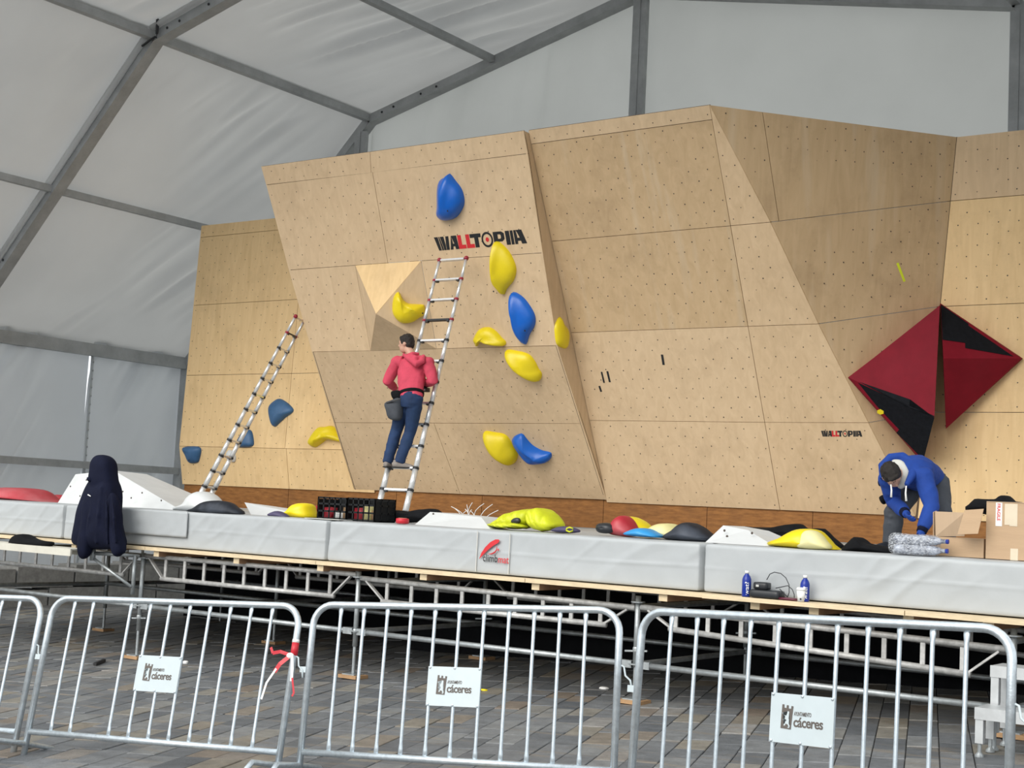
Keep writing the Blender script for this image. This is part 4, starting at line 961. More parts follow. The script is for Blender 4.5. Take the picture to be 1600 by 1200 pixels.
# black bag, red tape roll, white wedge, nylon strips
lie([(606, 806), (612, 799), (622, 797), (632, 800), (645, 800), (660, 796), (676, 795), (686, 800), (690, 812), (640, 817), (612, 814)], 11.3, .16, M['cloth'], 'bag', 'black cloth bag slumped at the ladder foot', 'bag', wob=.03, seed=2)
p = at(629, 812, 1, 10.7); rl = thing('tape_roll', V((p.x, 10.7, ZM1)), 'roll of bright red tape lying on the mat', 'tape roll')
c_ = V((p.x, 10.7, ZM1+.03)); MB().lathe(V((p.x, 10.7, ZM1+.003)), [(.04, 0), (.062, .004), (.064, .03), (.062, .05), (.04, .054)], 22).make('roll', M['tapered'], rl, smooth=True)
MB().lathe(V((p.x, 10.7, ZM1+.004)), [(.036, 0), (.04, 0), (.04, .055), (.036, .055)], 18).make('core', M['cardin'], rl)
g0, g1, g2, g3, g4 = mp_(648, 817, 10.8), mp_(672, 800, 11.0), mp_(752, 808, 11.0), mp_(767, 820, 10.8), mp_(725, 819, 10.8)
for q in (g0, g3, g4): q.z = ZM1
facets('climbing_volume', [g0, g1, g2, g3, g4, g0+V((.1, .7, 0)), g1+V((.05, .35, 0)), g2+V((0, .35, 0)), g3+V((-.1, .7, 0))], [(0, 1, 2, 4), (4, 2, 3), (0, 5, 6, 1), (1, 6, 7, 2), (2, 7, 8, 3), (5, 8, 7, 6), (0, 4, 3, 8, 5)], M['white'], 'low white wedge volume behind the climbing mat logo', 'climbing volume', [mp_(677, 803, 10.97)], GH)
nb = thing('nylon_strips', at(728, 820, 1, 11.5), 'bundle of clear nylon strips curling up behind the white wedge', 'strips')
rs_ = random.Random(5)
for k in range(11):
    x = 718+k*3.4; tx = x+rs_.uniform(-14, 16)+(k-5)*2.2; ty = 785+rs_.uniform(0, 14); bend = rs_.uniform(-9, 9)
    pts = [at(x+(tx-x)*f+bend*math.sin(math.pi*f), 819+(ty-819)*(f**.8), 1, 11.5+.03*k) for f in (0, .2, .4, .6, .8, 1)]
    MB().tube(pts, .0035, 5).make('strip', M['nylon'], nb)
# lime down jacket
lj = thing('jacket', at(835, 828, 1, 10.95), 'lime green down jacket crumpled on the mat', 'jacket')
def quilt(px, Y, dp, nm, seed, n=60):
    P = [at(x, y, 1, Y) for x, y in resample(px, n)]; b = inflate(P, (0, -1, 0), dp, None, 14, .6, both=True)
    for i, v in enumerate(b.v):
        q = v.x*.9+v.z*.5+.05*noise.noise(v*7+V((seed, 0, 0))); rib = abs(math.sin(q*math.pi/.075))**.6
        r = noise.noise(v*6+V((0, seed, 0)))*.028; b.v[i] = v+V((0, -.02*rib*(1 if v.y < Y else -1)-r*.5, .010*rib+r*.6))
    return b.make(nm, M['limejacket'], lj, smooth=True)
quilt([(771, 823), (784, 816), (797, 806), (812, 800), (826, 797), (835, 801), (838, 812), (832, 823), (812, 827), (786, 825)], 11.0, .2, 'body', 1)
quilt([(830, 803), (836, 797), (846, 796), (858, 801), (866, 810), (874, 822), (868, 830), (846, 829), (834, 822)], 10.92, .17, 'sleeve', 5)
quilt([(770, 822), (778, 818), (792, 817), (806, 820), (822, 824), (812, 827), (785, 826)], 10.8, .09, 'collar', 8, 40)
lump([(862, 829), (876, 823), (890, 823), (904, 828), (903, 832), (880, 833)], 10.84, .07, M['purple'], None, None, None, wob=.012, sharp=91, parent=lj, part='lining_cuff')
lump([(799, 814), (804, 809.5), (811, 809.5), (813, 815), (808, 819), (801, 818)], 10.80, .025, M['plasticblack'], None, None, None, sharp=91, parent=lj, part='zip_opening')
MB().tube([at(x, y, 1, 10.765) for x, y in ((885, 829), (885.5, 825.5), (890, 824), (895, 825.5), (895, 829.5), (890, 831), (885, 829))], .007, 8).make('cuff_ring', M['limejacket'], lj, smooth=True)
lie([(934, 826), (938, 818), (952, 817), (962, 822), (961, 832), (940, 833)], 11.0, .09, M['plasticblack'], 'power_tool', 'small black tool lying left of the red hold', 'tool', wob=.012)
lie([(956, 834), (962, 815), (972, 806), (981, 808), (990, 822), (993, 838)], 11.1, .16, M['redhold'], 'climbing_hold', 'pointed red hold beside a yellow and a blue hold', 'climbing hold', GH)
lie([(978, 812), (986, 807), (1000, 812), (1012, 822), (1018, 836), (985, 836)], 11.35, .16, M['yellow'], 'climbing_hold', 'yellow hold behind the red and sky blue holds', 'climbing hold', GH)
lie([(980, 836), (990, 828), (1005, 825), (1020, 829), (1032, 840)], 10.85, .15, M['cyan'], 'climbing_hold', 'flat sky blue hold on the mat edge', 'climbing hold', GH)
lie([(1014, 836), (1024, 823), (1038, 818), (1055, 821), (1068, 842)], 11.1, .2, M['cream'], 'climbing_hold', 'pale cream yellow dome hold between blue and black holds', 'climbing hold', GH)
lie([(1044, 842), (1058, 828), (1070, 818), (1082, 817), (1100, 828), (1113, 846)], 10.95, .22, M['blackhold'], 'climbing_hold', 'chalky black hold at the gap between two mats', 'climbing hold', GH)
h0, h1, h2, h3 = mp_(1102, 845, 10.75), mp_(1130, 821, 10.95), mp_(1168, 828, 10.95), mp_(1212, 850, 10.75)
for q in (h0, h3): q.z = ZM1
facets('climbing_volume', [h0, h1, h2, h3, h0+V((.05, .6, 0)), h1+V((.05, .3, 0)), h2+V((.05, .3, 0)), h3+V((0, .6, 0))], [(0, 1, 2, 3), (0, 4, 5, 1), (1, 5, 6, 2), (2, 6, 7, 3), (4, 7, 6, 5), (0, 3, 7, 4)], M['white'], 'white wedge volume at the left end of the right-hand mat', 'climbing volume', [mp_(x, y, 10.84) for x, y in ((1132, 829), (1175, 833), (1136, 838))], GH)
lie([(1155, 822), (1180, 824), (1205, 824), (1235, 819), (1252, 819), (1262, 826), (1285, 826), (1300, 838), (1318, 856), (1290, 858), (1240, 846), (1210, 840), (1180, 832)], 11.75, .2, M['cloth'], 'tarp', 'black tarpaulin draped behind the white wedge and yellow hold', 'tarp', wob=.03, seed=6)
yh = [(1206, 852), (1225, 840), (1245, 829), (1262, 826), (1278, 829), (1290, 840), (1300, 852), (1303, 862)]
q_ = [(x, min(y, mz(x, 10.85)+.5)) for x, y in yh]
yl = thing('climbing_hold', V((at(1258, 850, 1, 10.85).x, 10.85, ZM1)), 'large yellow hold with a worn grey face on the right-hand mat', 'climbing hold', GH)
lump(q_, 10.85, .24, M['yellow'], None, None, None, parent=yl, part='shell')
q_ = [(x, min(y, mz(x, 10.72)+.5)) for x, y in [(1250, 856), (1252, 842), (1258, 831), (1268, 828), (1280, 833), (1290, 845), (1296, 858)]]
lump(q_, 10.72, .12, M['cream'], None, None, None, parent=yl, part='worn_face')
lie([(1318, 860), (1330, 846), (1338, 839), (1346, 842), (1356, 850), (1375, 854), (1392, 858), (1396, 866), (1350, 866)], 10.95, .16, M['cloth'], 'cloth', 'black cloth heap at the feet of the crouching man', 'cloth', wob=.03, seed=8)
# wrapped pack of clear bottles
pk_ = thing('bottle_pack', V((at(1440, 860, 1, 10.9).x, 10.9, ZM1)), 'shrink wrapped pack of clear bottles lying on the mat', 'bottle pack')
for j, (yy0, Yj) in enumerate(((852, 10.60), (852, 10.71))):
    for k in range(2):
        a = at(1398, 846+k*13, 1, Yj); e = at(1478, 853+k*12, 1, Yj); a.z = max(a.z, ZM1+.045+k*.075); e.z = max(e.z, ZM1+.045+k*.075)
        a.z = ZM1+.045+k*.07; e.z = ZM1+.045+k*.07
        d_ = (e-a).normalized(); L2_ = (e-a).length
        MB().tube([a, a+d_*.02, a+d_*L2_*.55, a+d_*L2_*.8, a+d_*(L2_-.03), a+d_*L2_], [.03, .036, .036, .033, .016, .016], 12).make('bottle', M['bottleclear'], pk_, smooth=True)
        MB().tube([a+d_*(L2_), a+d_*(L2_+.018)], .017, 10).make('cap', M['bottle'], pk_)
ca, cb_ = at(1393, 852, 1, 10.65), at(1466, 856, 1, 10.65)
rbox(((ca.x+cb_.x)/2, 10.655, ZM1+.08), (cb_.x-ca.x, .21, .155), .045, (24, 10, 10), lambda p: V((noise.noise(p*9), noise.noise(p*9+V((4, 0, 0))), noise.noise(p*9+V((0, 4, 0)))))*.012).make('shrink_wrap', M['plasticwrap'], pk_, smooth=True)
# cardboard boxes
def cbox(x0, x1, ytop, Y, dp, label, hgt=None):
    a = at(x0, 860, 1, Y).x; b_ = at(x1, 860, 1, Y).x; zt_ = at(x0, ytop, 1, Y).z
    t = thing('cardboard_box', ((a+b_)/2, Y+dp/2, ZM1), label, 'box', 'cardboard boxes'); W = .006
    for nm, args in (('front', (a, b_, Y, Y+W)), ('back', (a, b_, Y+dp-W, Y+dp)), ('side', (a, a+W, Y+W, Y+dp-W)), ('side', (b_-W, b_, Y+W, Y+dp-W))):
        MB().bx(*args, ZM1+.001, zt_).make(nm+'_wall', M['card'], t)
    MB().bx(a, b_, Y, Y+dp, ZM1+.0005, ZM1+.006).make('bottom', M['card'], t)
    return t, a, b_, zt_
YB2 = 10.83
t, a, b_, zt_ = cbox(1540, 1640, 785, YB2, .45, 'closed cardboard box with a red FRAGILE label')
MB().bx(a, b_, YB2, YB2+.45, zt_, zt_+.005).make('lid', M['card'], t)
MB().bx(a+.002, b_, YB2-.004, YB2+.2, zt_+.005, zt_+.009).make('lid_flap', M['cardin'], t)
x0 = at(1556, 800, 1, YB2).x; x1 = at(1566, 800, 1, YB2).x; z1 = zt_+.002; z0 = at(1560, 822, 1, YB2).z
fr_ = MB().bx(x0, x1, YB2-.0025, YB2-.0005, z0, z1).make('fragile_label', M['paper'], t)
vs, fs = text_mesh('FRAGILE', .044, .0012, 'LEFT'); wd = max(v[0] for v in vs); kx = (z1-z0)*.74/wd
mesh('lettering', place2d(vs, V(((x0+x1)/2-.012, YB2-.003, z1-.006)), V((0, 0, -kx)), V((1.0*kx*.95, 0, 0))), fs, M['logored'], fr_)
for (u0, u1, v0, v1) in ((1570, 1578, 787, 820), (1578, 1590, 787, 822), (1580, 1592, 857, 880)):
    xa, xb = at(u0, 800, 1, YB2).x, at(u1, 800, 1, YB2).x; za, zb_ = min(at(u0, v0, 1, YB2).z, zt_), max(at(u0, v1, 1, YB2).z, ZM1+.004)
    MB().bx(xa, xb, YB2-.0022, YB2-.0004, zb_, za).make('packing_tape', M['packtape'], t)
t, a, b_, zt_ = cbox(1462, 1537, 838, YB2+.03, .42, 'opened cardboard box with its flap folded outwards')
# torn inner flaps standing up and folding out
Yo = YB2+.03
fl_ = [at(1461, 799, 1, Yo-.02), at(1507, 801, 1, Yo-.10), at(1507, 838, 1, Yo-.02), at(1462, 838, 1, Yo)]
MB().prism(fl_, (.0, .005, .0)).make('flap', M['cardin'], t)
fl2 = [at(1507, 797, 1, Yo-.10), at(1537, 795, 1, Yo-.16), at(1528, 834, 1, Yo-.20), at(1496, 835, 1, Yo-.13)]
MB().prism(fl2, (.0, .005, .0)).make('flap', M['card'], t)
MB().prism([at(1459, 800, 1, Yo+.02), at(1464, 798, 1, Yo+.4), at(1464, 838, 1, Yo+.4), at(1459, 840, 1, Yo+.02)], (-.006, 0, 0)).make('flap', M['card'], t)
lump([(1512, 797), (1520, 787), (1527, 780), (1545, 780), (1562, 779), (1570, 774), (1578, 776), (1584, 783), (1600, 786), (1612, 800), (1560, 806)], 11.35, .2, M['cloth'], 'bag', 'black bag lying behind the cardboard boxes', 'bag', wob=.02, seed=5)
# bottles, charger and cup on the deck edge
YE = 10.40
def bottle(px, ybot, ytop, label):
    p = at(px, ybot, 1, YE); H = at(px, ytop, 1, YE).z-ZM0; t = thing('water_bottle', V((p.x, YE, ZM0)), label, 'bottle', 'blue bottles'); c = V((p.x, YE, ZM0+.0005))
    r = .036
    MB().lathe(c, [(r*.9, 0), (r, .008), (r, H*.64), (r*.93, H*.71), (r*.72, H*.80), (r*.42, H*.87), (r*.40, H*.9)], 24).make('body', M['bottle'], t, smooth=True)
    MB().lathe(c+V((0, 0, H*.9)), [(r*.45, 0), (r*.45, H*.10), (r*.40, H*.105)], 18).make('cap', M['paper'], t, smooth=True)
    vs, fs = text_mesh('wat?', .075, .001, 'LEFT'); wd = max(v[0] for v in vs); kx = H*.50/wd
    # lettering climbs the bottle, wrapped on its curve, facing the viewer
    face = V((CAM.x-c.x, CAM.y-c.y, 0)).normalized(); sd = V((-face.y, face.x, 0))
    out = []
    for x, y in vs:
        s_ = -(y*kx*1.0-.022)*.8; ang = s_/r; out.append(c+V((0, 0, H*.08+x*kx))+face*(r+.0008)*math.cos(ang)+sd*(r+.0008)*math.sin(ang))
    mesh('lettering', out, fs, M['paper'], t)
bottle(1166, 931, 892, 'blue bottle lettered in white, left of the black charger')
bottle(1257, 941, 899, 'blue bottle half hidden by the white paper cup')
p = at(1197, 933, 1, YE); ch = thing('battery_charger', V((p.x, YE, ZM0)), 'black battery charger with a battery on top and a looping cable', 'charger')
x0, x1 = at(1175, 930, 1, YE).x, at(1222, 930, 1, YE).x
rbox(((x0+x1)/2, YE, ZM0+.034), (x1-x0, .13, .066), .018, (10, 4, 4)).make('charger_body', M['plasticblack'], ch, smooth=True)
x2, x3 = at(1181, 915, 1, YE).x, at(1203, 915, 1, YE).x
bt = rbox(((x2+x3)/2, YE-.01, ZM0+.095), (x3-x2, .09, .058), .012, (4, 4, 3)).make('battery', M['plasticblack'], ch, smooth=True)
MB().box(V(((x2+x3)/2-.02, YE-.056, ZM0+.095)), (.012, 0, 0), (0, .002, 0), (0, 0, .008)).make('battery_contact', M['lining'], bt)
for pts in ([(1198, 906), (1203, 897), (1210, 894), (1220, 896), (1228, 903), (1233, 914), (1233, 926), (1231, 932)], [(1212, 919), (1222, 917), (1231, 915), (1238, 921), (1241, 929), (1241, 934)], [(1218, 920), (1226, 928), (1231, 933)]):
    MB().tube([at(x, y, 1, YE+.01) for x, y in pts], .0035, 6).make('cable', M['plasticblack'], ch, smooth=True)
p = at(1233, 936, 1, YE-.02); single(rbox((p.x, YE-.02, ZM0+.011), (.16, .07, .02), .008, (3, 3, 2)), 'phone', M['maroon'], (p.x, YE-.02, ZM0), 'flat maroon device lying between the charger and the cup', 'device', smooth=True)
p = at(1256, 940, 1, YE-.045); cp = thing('paper_cup', V((p.x, YE-.045, ZM0)), 'small white paper cup with lid in front of a blue bottle', 'cup'); c = V((p.x, YE-.045, ZM0+.0005)); cp.location = V((p.x-.025, YE-.045, ZM0)); BASE[cp.name] = V(cp.location); c = V(cp.location)+V((0, 0, .0005))
MB().lathe(c, [(.025, 0), (.034, .088)], 22).make('cup_body', M['paper'], cp, smooth=True)
MB().lathe(c+V((0, 0, .086)), [(.037, 0), (.037, .008), (.033, .012), (.031, .02), (.0005, .021)], 22).make('lid', M['paper'], cp, smooth=True)
fc = V((CAM.x-c.x, CAM.y-c.y, 0)).normalized(); sd = V((-fc.y, fc.x, 0)); q = [c+fc*.0283+sd*s_+V((0, 0, z)) for s_, z in ((-.008, .014), (.004, .014), (.004, .026), (-.008, .026))]
MB().prism(q, fc*.001).make('printed_mark', M['logoblack'], cp)
# jacket hanging on the bracket, dark cloth on the plank
hj = thing('jacket', V((at(158, 880, 1, 10.2).x, 10.2, ZT-.1)), 'navy hooded softshell jacket hanging upright on the scaffold bracket', 'jacket')
YJ = 10.2
def pil(px, Y, dp, n=60, rings=9, wob=.02, seed=0): return inflate([at(x, y, 1, Y) for x, y in resample(px, n)], (0, -1, 0), dp, None, rings, .6, both=True, wob=wob, seed=seed)
jb = MB()
for q in (pil([(152, 745), (166, 743), (177, 746), (181, 772), (185, 802), (187, 835), (189, 856), (176, 858), (160, 859), (146, 858), (133, 856), (120, 849), (121, 832), (126, 803), (132, 783), (139, 762), (146, 749)], YJ, .15, 90, 10, .03), pil([(153, 713.5), (161, 710.5), (170, 713.5), (175.5, 722), (177, 740), (178, 760), (166, 772), (152, 768), (146, 752), (147.5, 735), (148.5, 722)], YJ, .13, 50, 8, .012, 3)):
    jb.add(q.v, q.f)
for x0, y0, x1, y1 in ((158, 760, 150, 850), (166, 765, 168, 852), (148, 770, 134, 845), (175, 770, 181, 850)):       # hanging folds
    jb.tube([at(x0, y0, 1, YJ-.135), at((x0+x1)/2, (y0+y1)/2, 1, YJ-.15), at(x1, y1, 1, YJ-.12)], [.008, .022, .014], 8)
remesh(jb, 'body', M['jacket'], hj, .014, 4)
for px_, yy, sd_ in (([(141, 764), (149, 770), (150, 795), (147, 822), (143, 846), (138, 868), (131, 874), (126, 871), (127, 850), (131, 820), (135, 787)], YJ-.07, 6), ([(171, 770), (180, 774), (185, 800), (187, 832), (193, 861), (188, 867), (182, 871), (177, 858), (173, 830), (171, 800)], YJ-.045, 9)):
    sb = pil(px_, yy, .085, 48, 7, .015, sd_); remesh(sb, 'sleeve', M['jacket'], hj, .012, 3)
MB().prism([at(x, y, 1, YJ-.165) for x, y in ((137.5, 772), (141.5, 774.5), (141.5, 776), (136.5, 773.5))], (0, .002, 0)).make('chest_logo', M['paper'], hj)
lump([(139, 746), (145, 745), (146, 752), (141, 753)], YJ-.1, .05, M['jacket'], None, None, None, n=16, sharp=91, parent=hj, part='collar_tab')
zt2 = at(60, 853, 1, 10.16).z
b = inflate([at(x, y, 1, 10.16) for x, y in resample([(18, 851), (20, 841), (30, 835), (42, 835), (52, 841), (66, 845), (82, 848), (74, 855), (45, 854)], 40)], (0, -1, 0), .1, None, 6, .7, both=True, wob=.012)
single(b, 'cloth', M['cloth'], at(45, 854, 1, 10.16), 'black cloth lying on the cream walkway plank', 'cloth', None, True)
# ================================================================ PEOPLE
def hand(mb, wrist, d, palm_n, size=.18, curl=.6, side=1):
    """palm plus five fingers; d = direction of the fingers, palm_n = direction the palm faces"""
    d = V(d).normalized(); n = V(palm_n); n = (n-d*n.dot(d)).normalized(); s_ = d.cross(n)*side; w_ = V(wrist)
    mb.tube([w_-d*.02, w_+d*.03, w_+d*.085], [(.018, .026), (.017, .036), (.014, .038)], 10, ref=n)
    for k, (o, l) in enumerate(((-.028, .062), (-.010, .072), (.009, .068), (.027, .052))):
        a = w_+d*.08+s_*o; p = [a]
        dd = d
        for seg, f in enumerate((.45, .32, .23)):
            dd = (dd+n*math.tan(curl*(.5+.35*seg))).normalized(); p.append(p[-1]+dd*l*f)
        mb.tube(p, [.0088, .0082, .0078, .0065], 8)
    a = w_+d*.025-s_*.03; mb.tube([a, a+(d*.5-s_*.7+n*.4).normalized()*.035, a+(d*.8-s_*.45+n*.7).normalized()*.065], [.012, .010, .008], 8)
def head(body, hair, c, fwd, up, R=.118, beard=False):
    """skull with face features; c centre of the skull"""
    f = V(fwd).normalized(); u = V(up); u = (u-f*u.dot(f)).normalized(); s_ = u.cross(f); c = V(c)
    ax = (s_, f, u)
    body.ball(c+u*.015, (.074, .093, .098), ax, 18, 12)
    body.ball(c+f*.032-u*.052, (.056, .062, .068), ax, 14, 10)               # jaw
    body.tube([c+f*.088+u*.012, c+f*.104-u*.018, c+f*.092-u*.030], [.009, .0135, .010], 8)   # nose
    body.tube([c+f*.082-u*.058-s_*.022, c+f*.092-u*.057, c+f*.082-u*.058+s_*.022], [.006, .009, .006], 8)    # lips
    for k in (-1, 1):
        body.ball(c+f*.076+s_*k*.030+u*.014, (.014, .010, .009), ax, 10, 6)
        body.tube([c+f*.080+s_*k*.014+u*.029, c+f*.082+s_*k*.032+u*.032, c+f*.070+s_*k*.05+u*.026], .006, 6)
        body.ball(c+s_*k*.074-f*.006-u*.008, (.010, .022, .032), ax, 10, 8)
    hair.ball(c+u*.034-f*.014, (.083, .098, .094), ax, 20, 14)
    hair.ball(c-f*.045-u*.012, (.076, .062, .072), ax, 16, 10)
    for k in (-1, 1): hair.ball(c+s_*k*.066+f*.022+u*.03, (.014, .03, .035), ax, 10, 8)
    hair.ball(c+f*.055+u*.085, (.055, .03, .022), ax, 12, 8)
    return f, u, s_, c
def shift_normals(o, fn_):
    me = o.data; nrm = [v.normal.copy() for v in me.vertices]; co = [v.co.copy() for v in me.vertices]
    flat = []
    for c, n in zip(co, nrm): flat += list(c+n*fn_(c))
    me.vertices.foreach_set('co', flat); me.update(); return o
def wrinkle(o, amp, f, d):
    d = V(d)
    def g(c):
        q = c-d*c.dot(d)*.7; return amp*((1-abs(noise.noise(q*f))*2.4)*.6+noise.noise(q*f*2.1+V((3, 1, 7)))*.5)
    return shift_normals(o, g)
def tousle(o): return shift_normals(o, lambda c: .007*noise.noise(c*38)+.005*noise.noise(c*80))
def shoe(loc, d, mat, parent, up=(0, 0, 1)):
    d = V(d).normalized(); u = V(up); u = (u-d*u.dot(d)).normalized(); s_ = d.cross(u); loc = V(loc)
    b = MB(); b.tube([loc-d*.085+u*.035, loc-d*.05+u*.045, loc+u*.05, loc+d*.07+u*.036, loc+d*.15+u*.028, loc+d*.185+u*.022], [(.028, .028), (.045, .036), (.05, .04), (.036, .045), (.026, .044), (.014, .026)], 14, ref=u)
    b.tube([loc-u*.0+u*.04-d*.03, loc+u*.10-d*.035], [(.042, .042), (.044, .044)], 12)
    o = remesh(b, 'shoe', mat, parent, .009, 3)
    m = MB(); m.tube([loc-d*.09+u*.009, loc-d*.05+u*.009, loc+d*.06+u*.009, loc+d*.15+u*.011, loc+d*.19+u*.013], [(.010, .03), (.011, .038), (.011, .046), (.010, .045), (.008, .026)], 14, ref=u); m.make('sole', M['sole'], o, smooth=True)
    return o
def belt_ring(c, t, ra, rb, refv, h, nm, mat, par): return MB().tube([c-t*h, c+t*h], [(ra, rb), (ra, rb)], 24, ref=refv).make(nm, mat, par, smooth=True)
# ---- man in the raspberry hoodie on the ladder
YM = 13.62
ldir = (LT-LB).normalized()
def ly(z): return LB.y+(z-LB.z)*ldir.y/ldir.z
def J(px, py, y): return at(px, py, 1, y)
k_r = LB+ldir*((LT-LB).length/(13-.3)*2.3)                      # rung he stands on
man = thing('person', V((k_r.x, k_r.y-.05, k_r.z)), 'person in raspberry red hoodie and blue jeans standing on the ladder', 'person')
yr = k_r.y
zr = k_r.z+.012
fl_l = V((J(612, 728, yr).x, yr-.06, zr)); fl_r = V((J(629, 730, yr).x, yr-.05, zr))
pel = J(641, 622, yr-.02); che = J(643, 588, yr+.10); sh_ = J(645, 566, yr+.16); nk = J(642, 552, yr+.16); hd = J(635, 537, yr+.17)
hl, hr = pel+V((-.085, 0, -.03)), pel+V((.085, 0, -.03))
kl, kr_ = J(619, 674, yr+.03), J(641, 676, yr+.06)
al, ar_ = fl_l+V((0, -.02, .09)), fl_r+V((0, -.02, .09))
sl_, sr_ = J(620, 566, yr+.14), J(668, 567, yr+.14)
elb_l, wr_l = J(606, 596, yr+.10), J(617, 606, yr+.36)
elb_r, wr_r = J(677, 595, yr+.12), J(664, 600, yr+.32)
body = MB(); hair = MB()
fw, uu, ss, hc = head(body, hair, hd+V((0, 0, .0)), V((-.94, -.26, -.14)), V((0.06, .05, 1)))
body.tube([sh_+V((0, 0, -.05)), nk, hd-V((0, 0, .05))-fw*.01], [.065, .055, .052], 12)
body.tube([pel, che, sh_], [(.11, .09), (.13, .09), (.14, .07)], 14, ref=(1, 0, 0))
for a, e, w_ in ((sl_, elb_l, wr_l), (sr_, elb_r, wr_r)): body.tube([sh_.lerp(a, .6), a, e, w_], [.05, .048, .038, .026], 10)
for h_, k_, a_ in ((hl, kl, al), (hr, kr_, ar_)): body.tube([h_, k_, a_], [.08, .055, .04], 10)
hand(body, wr_l, (wr_l-elb_l), (0.4, .2, -1), curl=.8, side=1); hand(body, wr_r, (wr_r-elb_r), (-.5, .2, -.8), curl=.9, side=-1)
remesh(body, 'body', M['skin'], man, .0085, 3)
tousle(remesh(hair, 'hair', M['hair'], man, .008, 2))
hd_ = MB()
up_t = (sh_-pel).normalized()
hd_.tube([pel-up_t*.02, pel+up_t*.04, pel.lerp(che, .5), che, che.lerp(sh_, .55), sh_+up_t*.03, sh_+up_t*.075], [(.165, .115), (.170, .12), (.172, .125), (.19, .13), (.20, .125), (.15, .10), (.075, .07)], 22, ref=(1, 0, 0))
for a, e, w_ in ((sl_, elb_l, wr_l), (sr_, elb_r, wr_r)):
    hd_.tube([sh_.lerp(a, .55), a, a.lerp(e, .5), e, e.lerp(w_, .5), w_-(w_-e).normalized()*.03], [.085, .082, .074, .062, .056, .046], 14)
    hd_.ball(a, (.085, .085, .08))
hoodie = wrinkle(remesh(hd_, 'hoodie', M['hoodred'], man, .010, 3), .011, 8, V((.6, .1, .8)).normalized())
ho = MB()
ho.tube([J(633, 556, yr+.06), J(643, 562, yr-.01), J(652, 569, yr-.015), J(660, 564, yr+.02), J(662, 556, yr+.10)], [.028, .045, .05, .042, .026], 12)
ho.tube([J(640, 556, yr+.06), J(650, 561, yr+.0), J(658, 558, yr+.06)], [.035, .045, .03], 12)
ho.tube([J(631, 554, yr+.16), J(634, 557, yr+.06), J(645, 553, yr+.07), J(655, 553, yr+.14)], [.022, .028, .03, .02], 10)
h2 = remesh(ho, 'hood', M['hoodred'], hoodie, .010, 3)
for a, e, w_ in ((sl_, elb_l, wr_l), (sr_, elb_r, wr_r)):
    q = (w_-e).normalized(); MB().tube([w_-q*.05, w_-q*.005], [.043, .040], 14).make('cuff', M['hoodred'], hoodie, smooth=True)
jn = MB()
jn.tube([pel+up_t*.05, pel, pel-V((0, 0, .07)), pel-V((0, 0, .12))], [(.150, .115), (.165, .125), (.165, .125), (.14, .11)], 20, ref=(1, 0, 0))
for h_, k_, a_ in ((hl, kl, al), (hr, kr_, ar_)):
    jn.tube([h_+V((0, 0, .05)), h_.lerp(k_, .25), h_.lerp(k_, .7), k_, k_.lerp(a_, .4), k_.lerp(a_, .8), a_-V((0, 0, .03))], [.095, .098, .082, .074, .072, .066, .066], 16)
    for q in (.15, .3, .75): jn.tube([k_.lerp(a_, q)+V((-.05, -.04, .01)), k_.lerp(a_, q)+V((0, -.066, -.01)), k_.lerp(a_, q)+V((.05, -.04, .012))], .010, 6)
jeans = wrinkle(remesh(jn, 'jeans', M['jeans'], man, .010, 3), .008, 9, V((.9, .1, .3)).normalized())
belt_ring(pel+up_t*.045, up_t, .184, .138, V((1, 0, 0)), .018, 'belt', M['cloth'], man)
shoe(fl_l, V((-.10, 1, 0)), M['shoe'], man); shoe(fl_r+V((0, -.02, 0)), V((.75, .65, 0)), M['shoe'], man)
# bucket bag on the belt
yb_ = yr-.12
bg_ = thing('tool_pouch', J(616, 656, yb_), 'black bucket pouch hanging from the ladder climber\'s belt', 'pouch')
lump([(603.5, 630), (614, 625), (626, 622), (627, 640), (625, 655), (618, 657), (609, 654), (606, 642)], yb_, .09, M['trousers'], None, None, None, n=32, wob=.008, sharp=91, parent=bg_, part='bag')
lump([(613, 612), (626, 611), (627, 624), (616, 624)], yb_+.02, .06, M['cloth'], None, None, None, n=24, sharp=91, parent=bg_, part='belt_loop')
MB().tube([J(604, 630, yb_-.07), J(614, 627, yb_-.10), J(626, 623, yb_-.08)], .008, 6).make('rim', M['plasticblack'], bg_)
yd_ = wr_r.y-.02
dr = thing('cordless_drill', J(665, 604, yd_), 'black cordless drill held at the hip by the man on the ladder', 'drill')
MB().tube([J(662, 594, yd_-.04), J(666, 597, yd_-.02), J(669, 602, yd_+.05)], [.03, .036, .03], 12).make('motor_housing', M['plasticblack'], dr, smooth=True)
MB().tube([J(665, 598, yd_-.03), J(664, 606, yd_-.04)], [.022, .024], 10).make('grip', M['plasticblack'], dr, smooth=True)
p = J(664, 609, yd_-.05); rbox(p, (.08, .12, .06), .012, (3, 3, 3)).make('battery', M['plasticblack'], dr, smooth=True)
MB().ball(J(663, 609, yd_-.115), (.014, .006, .012)).make('battery_mark', M['lining'], dr)
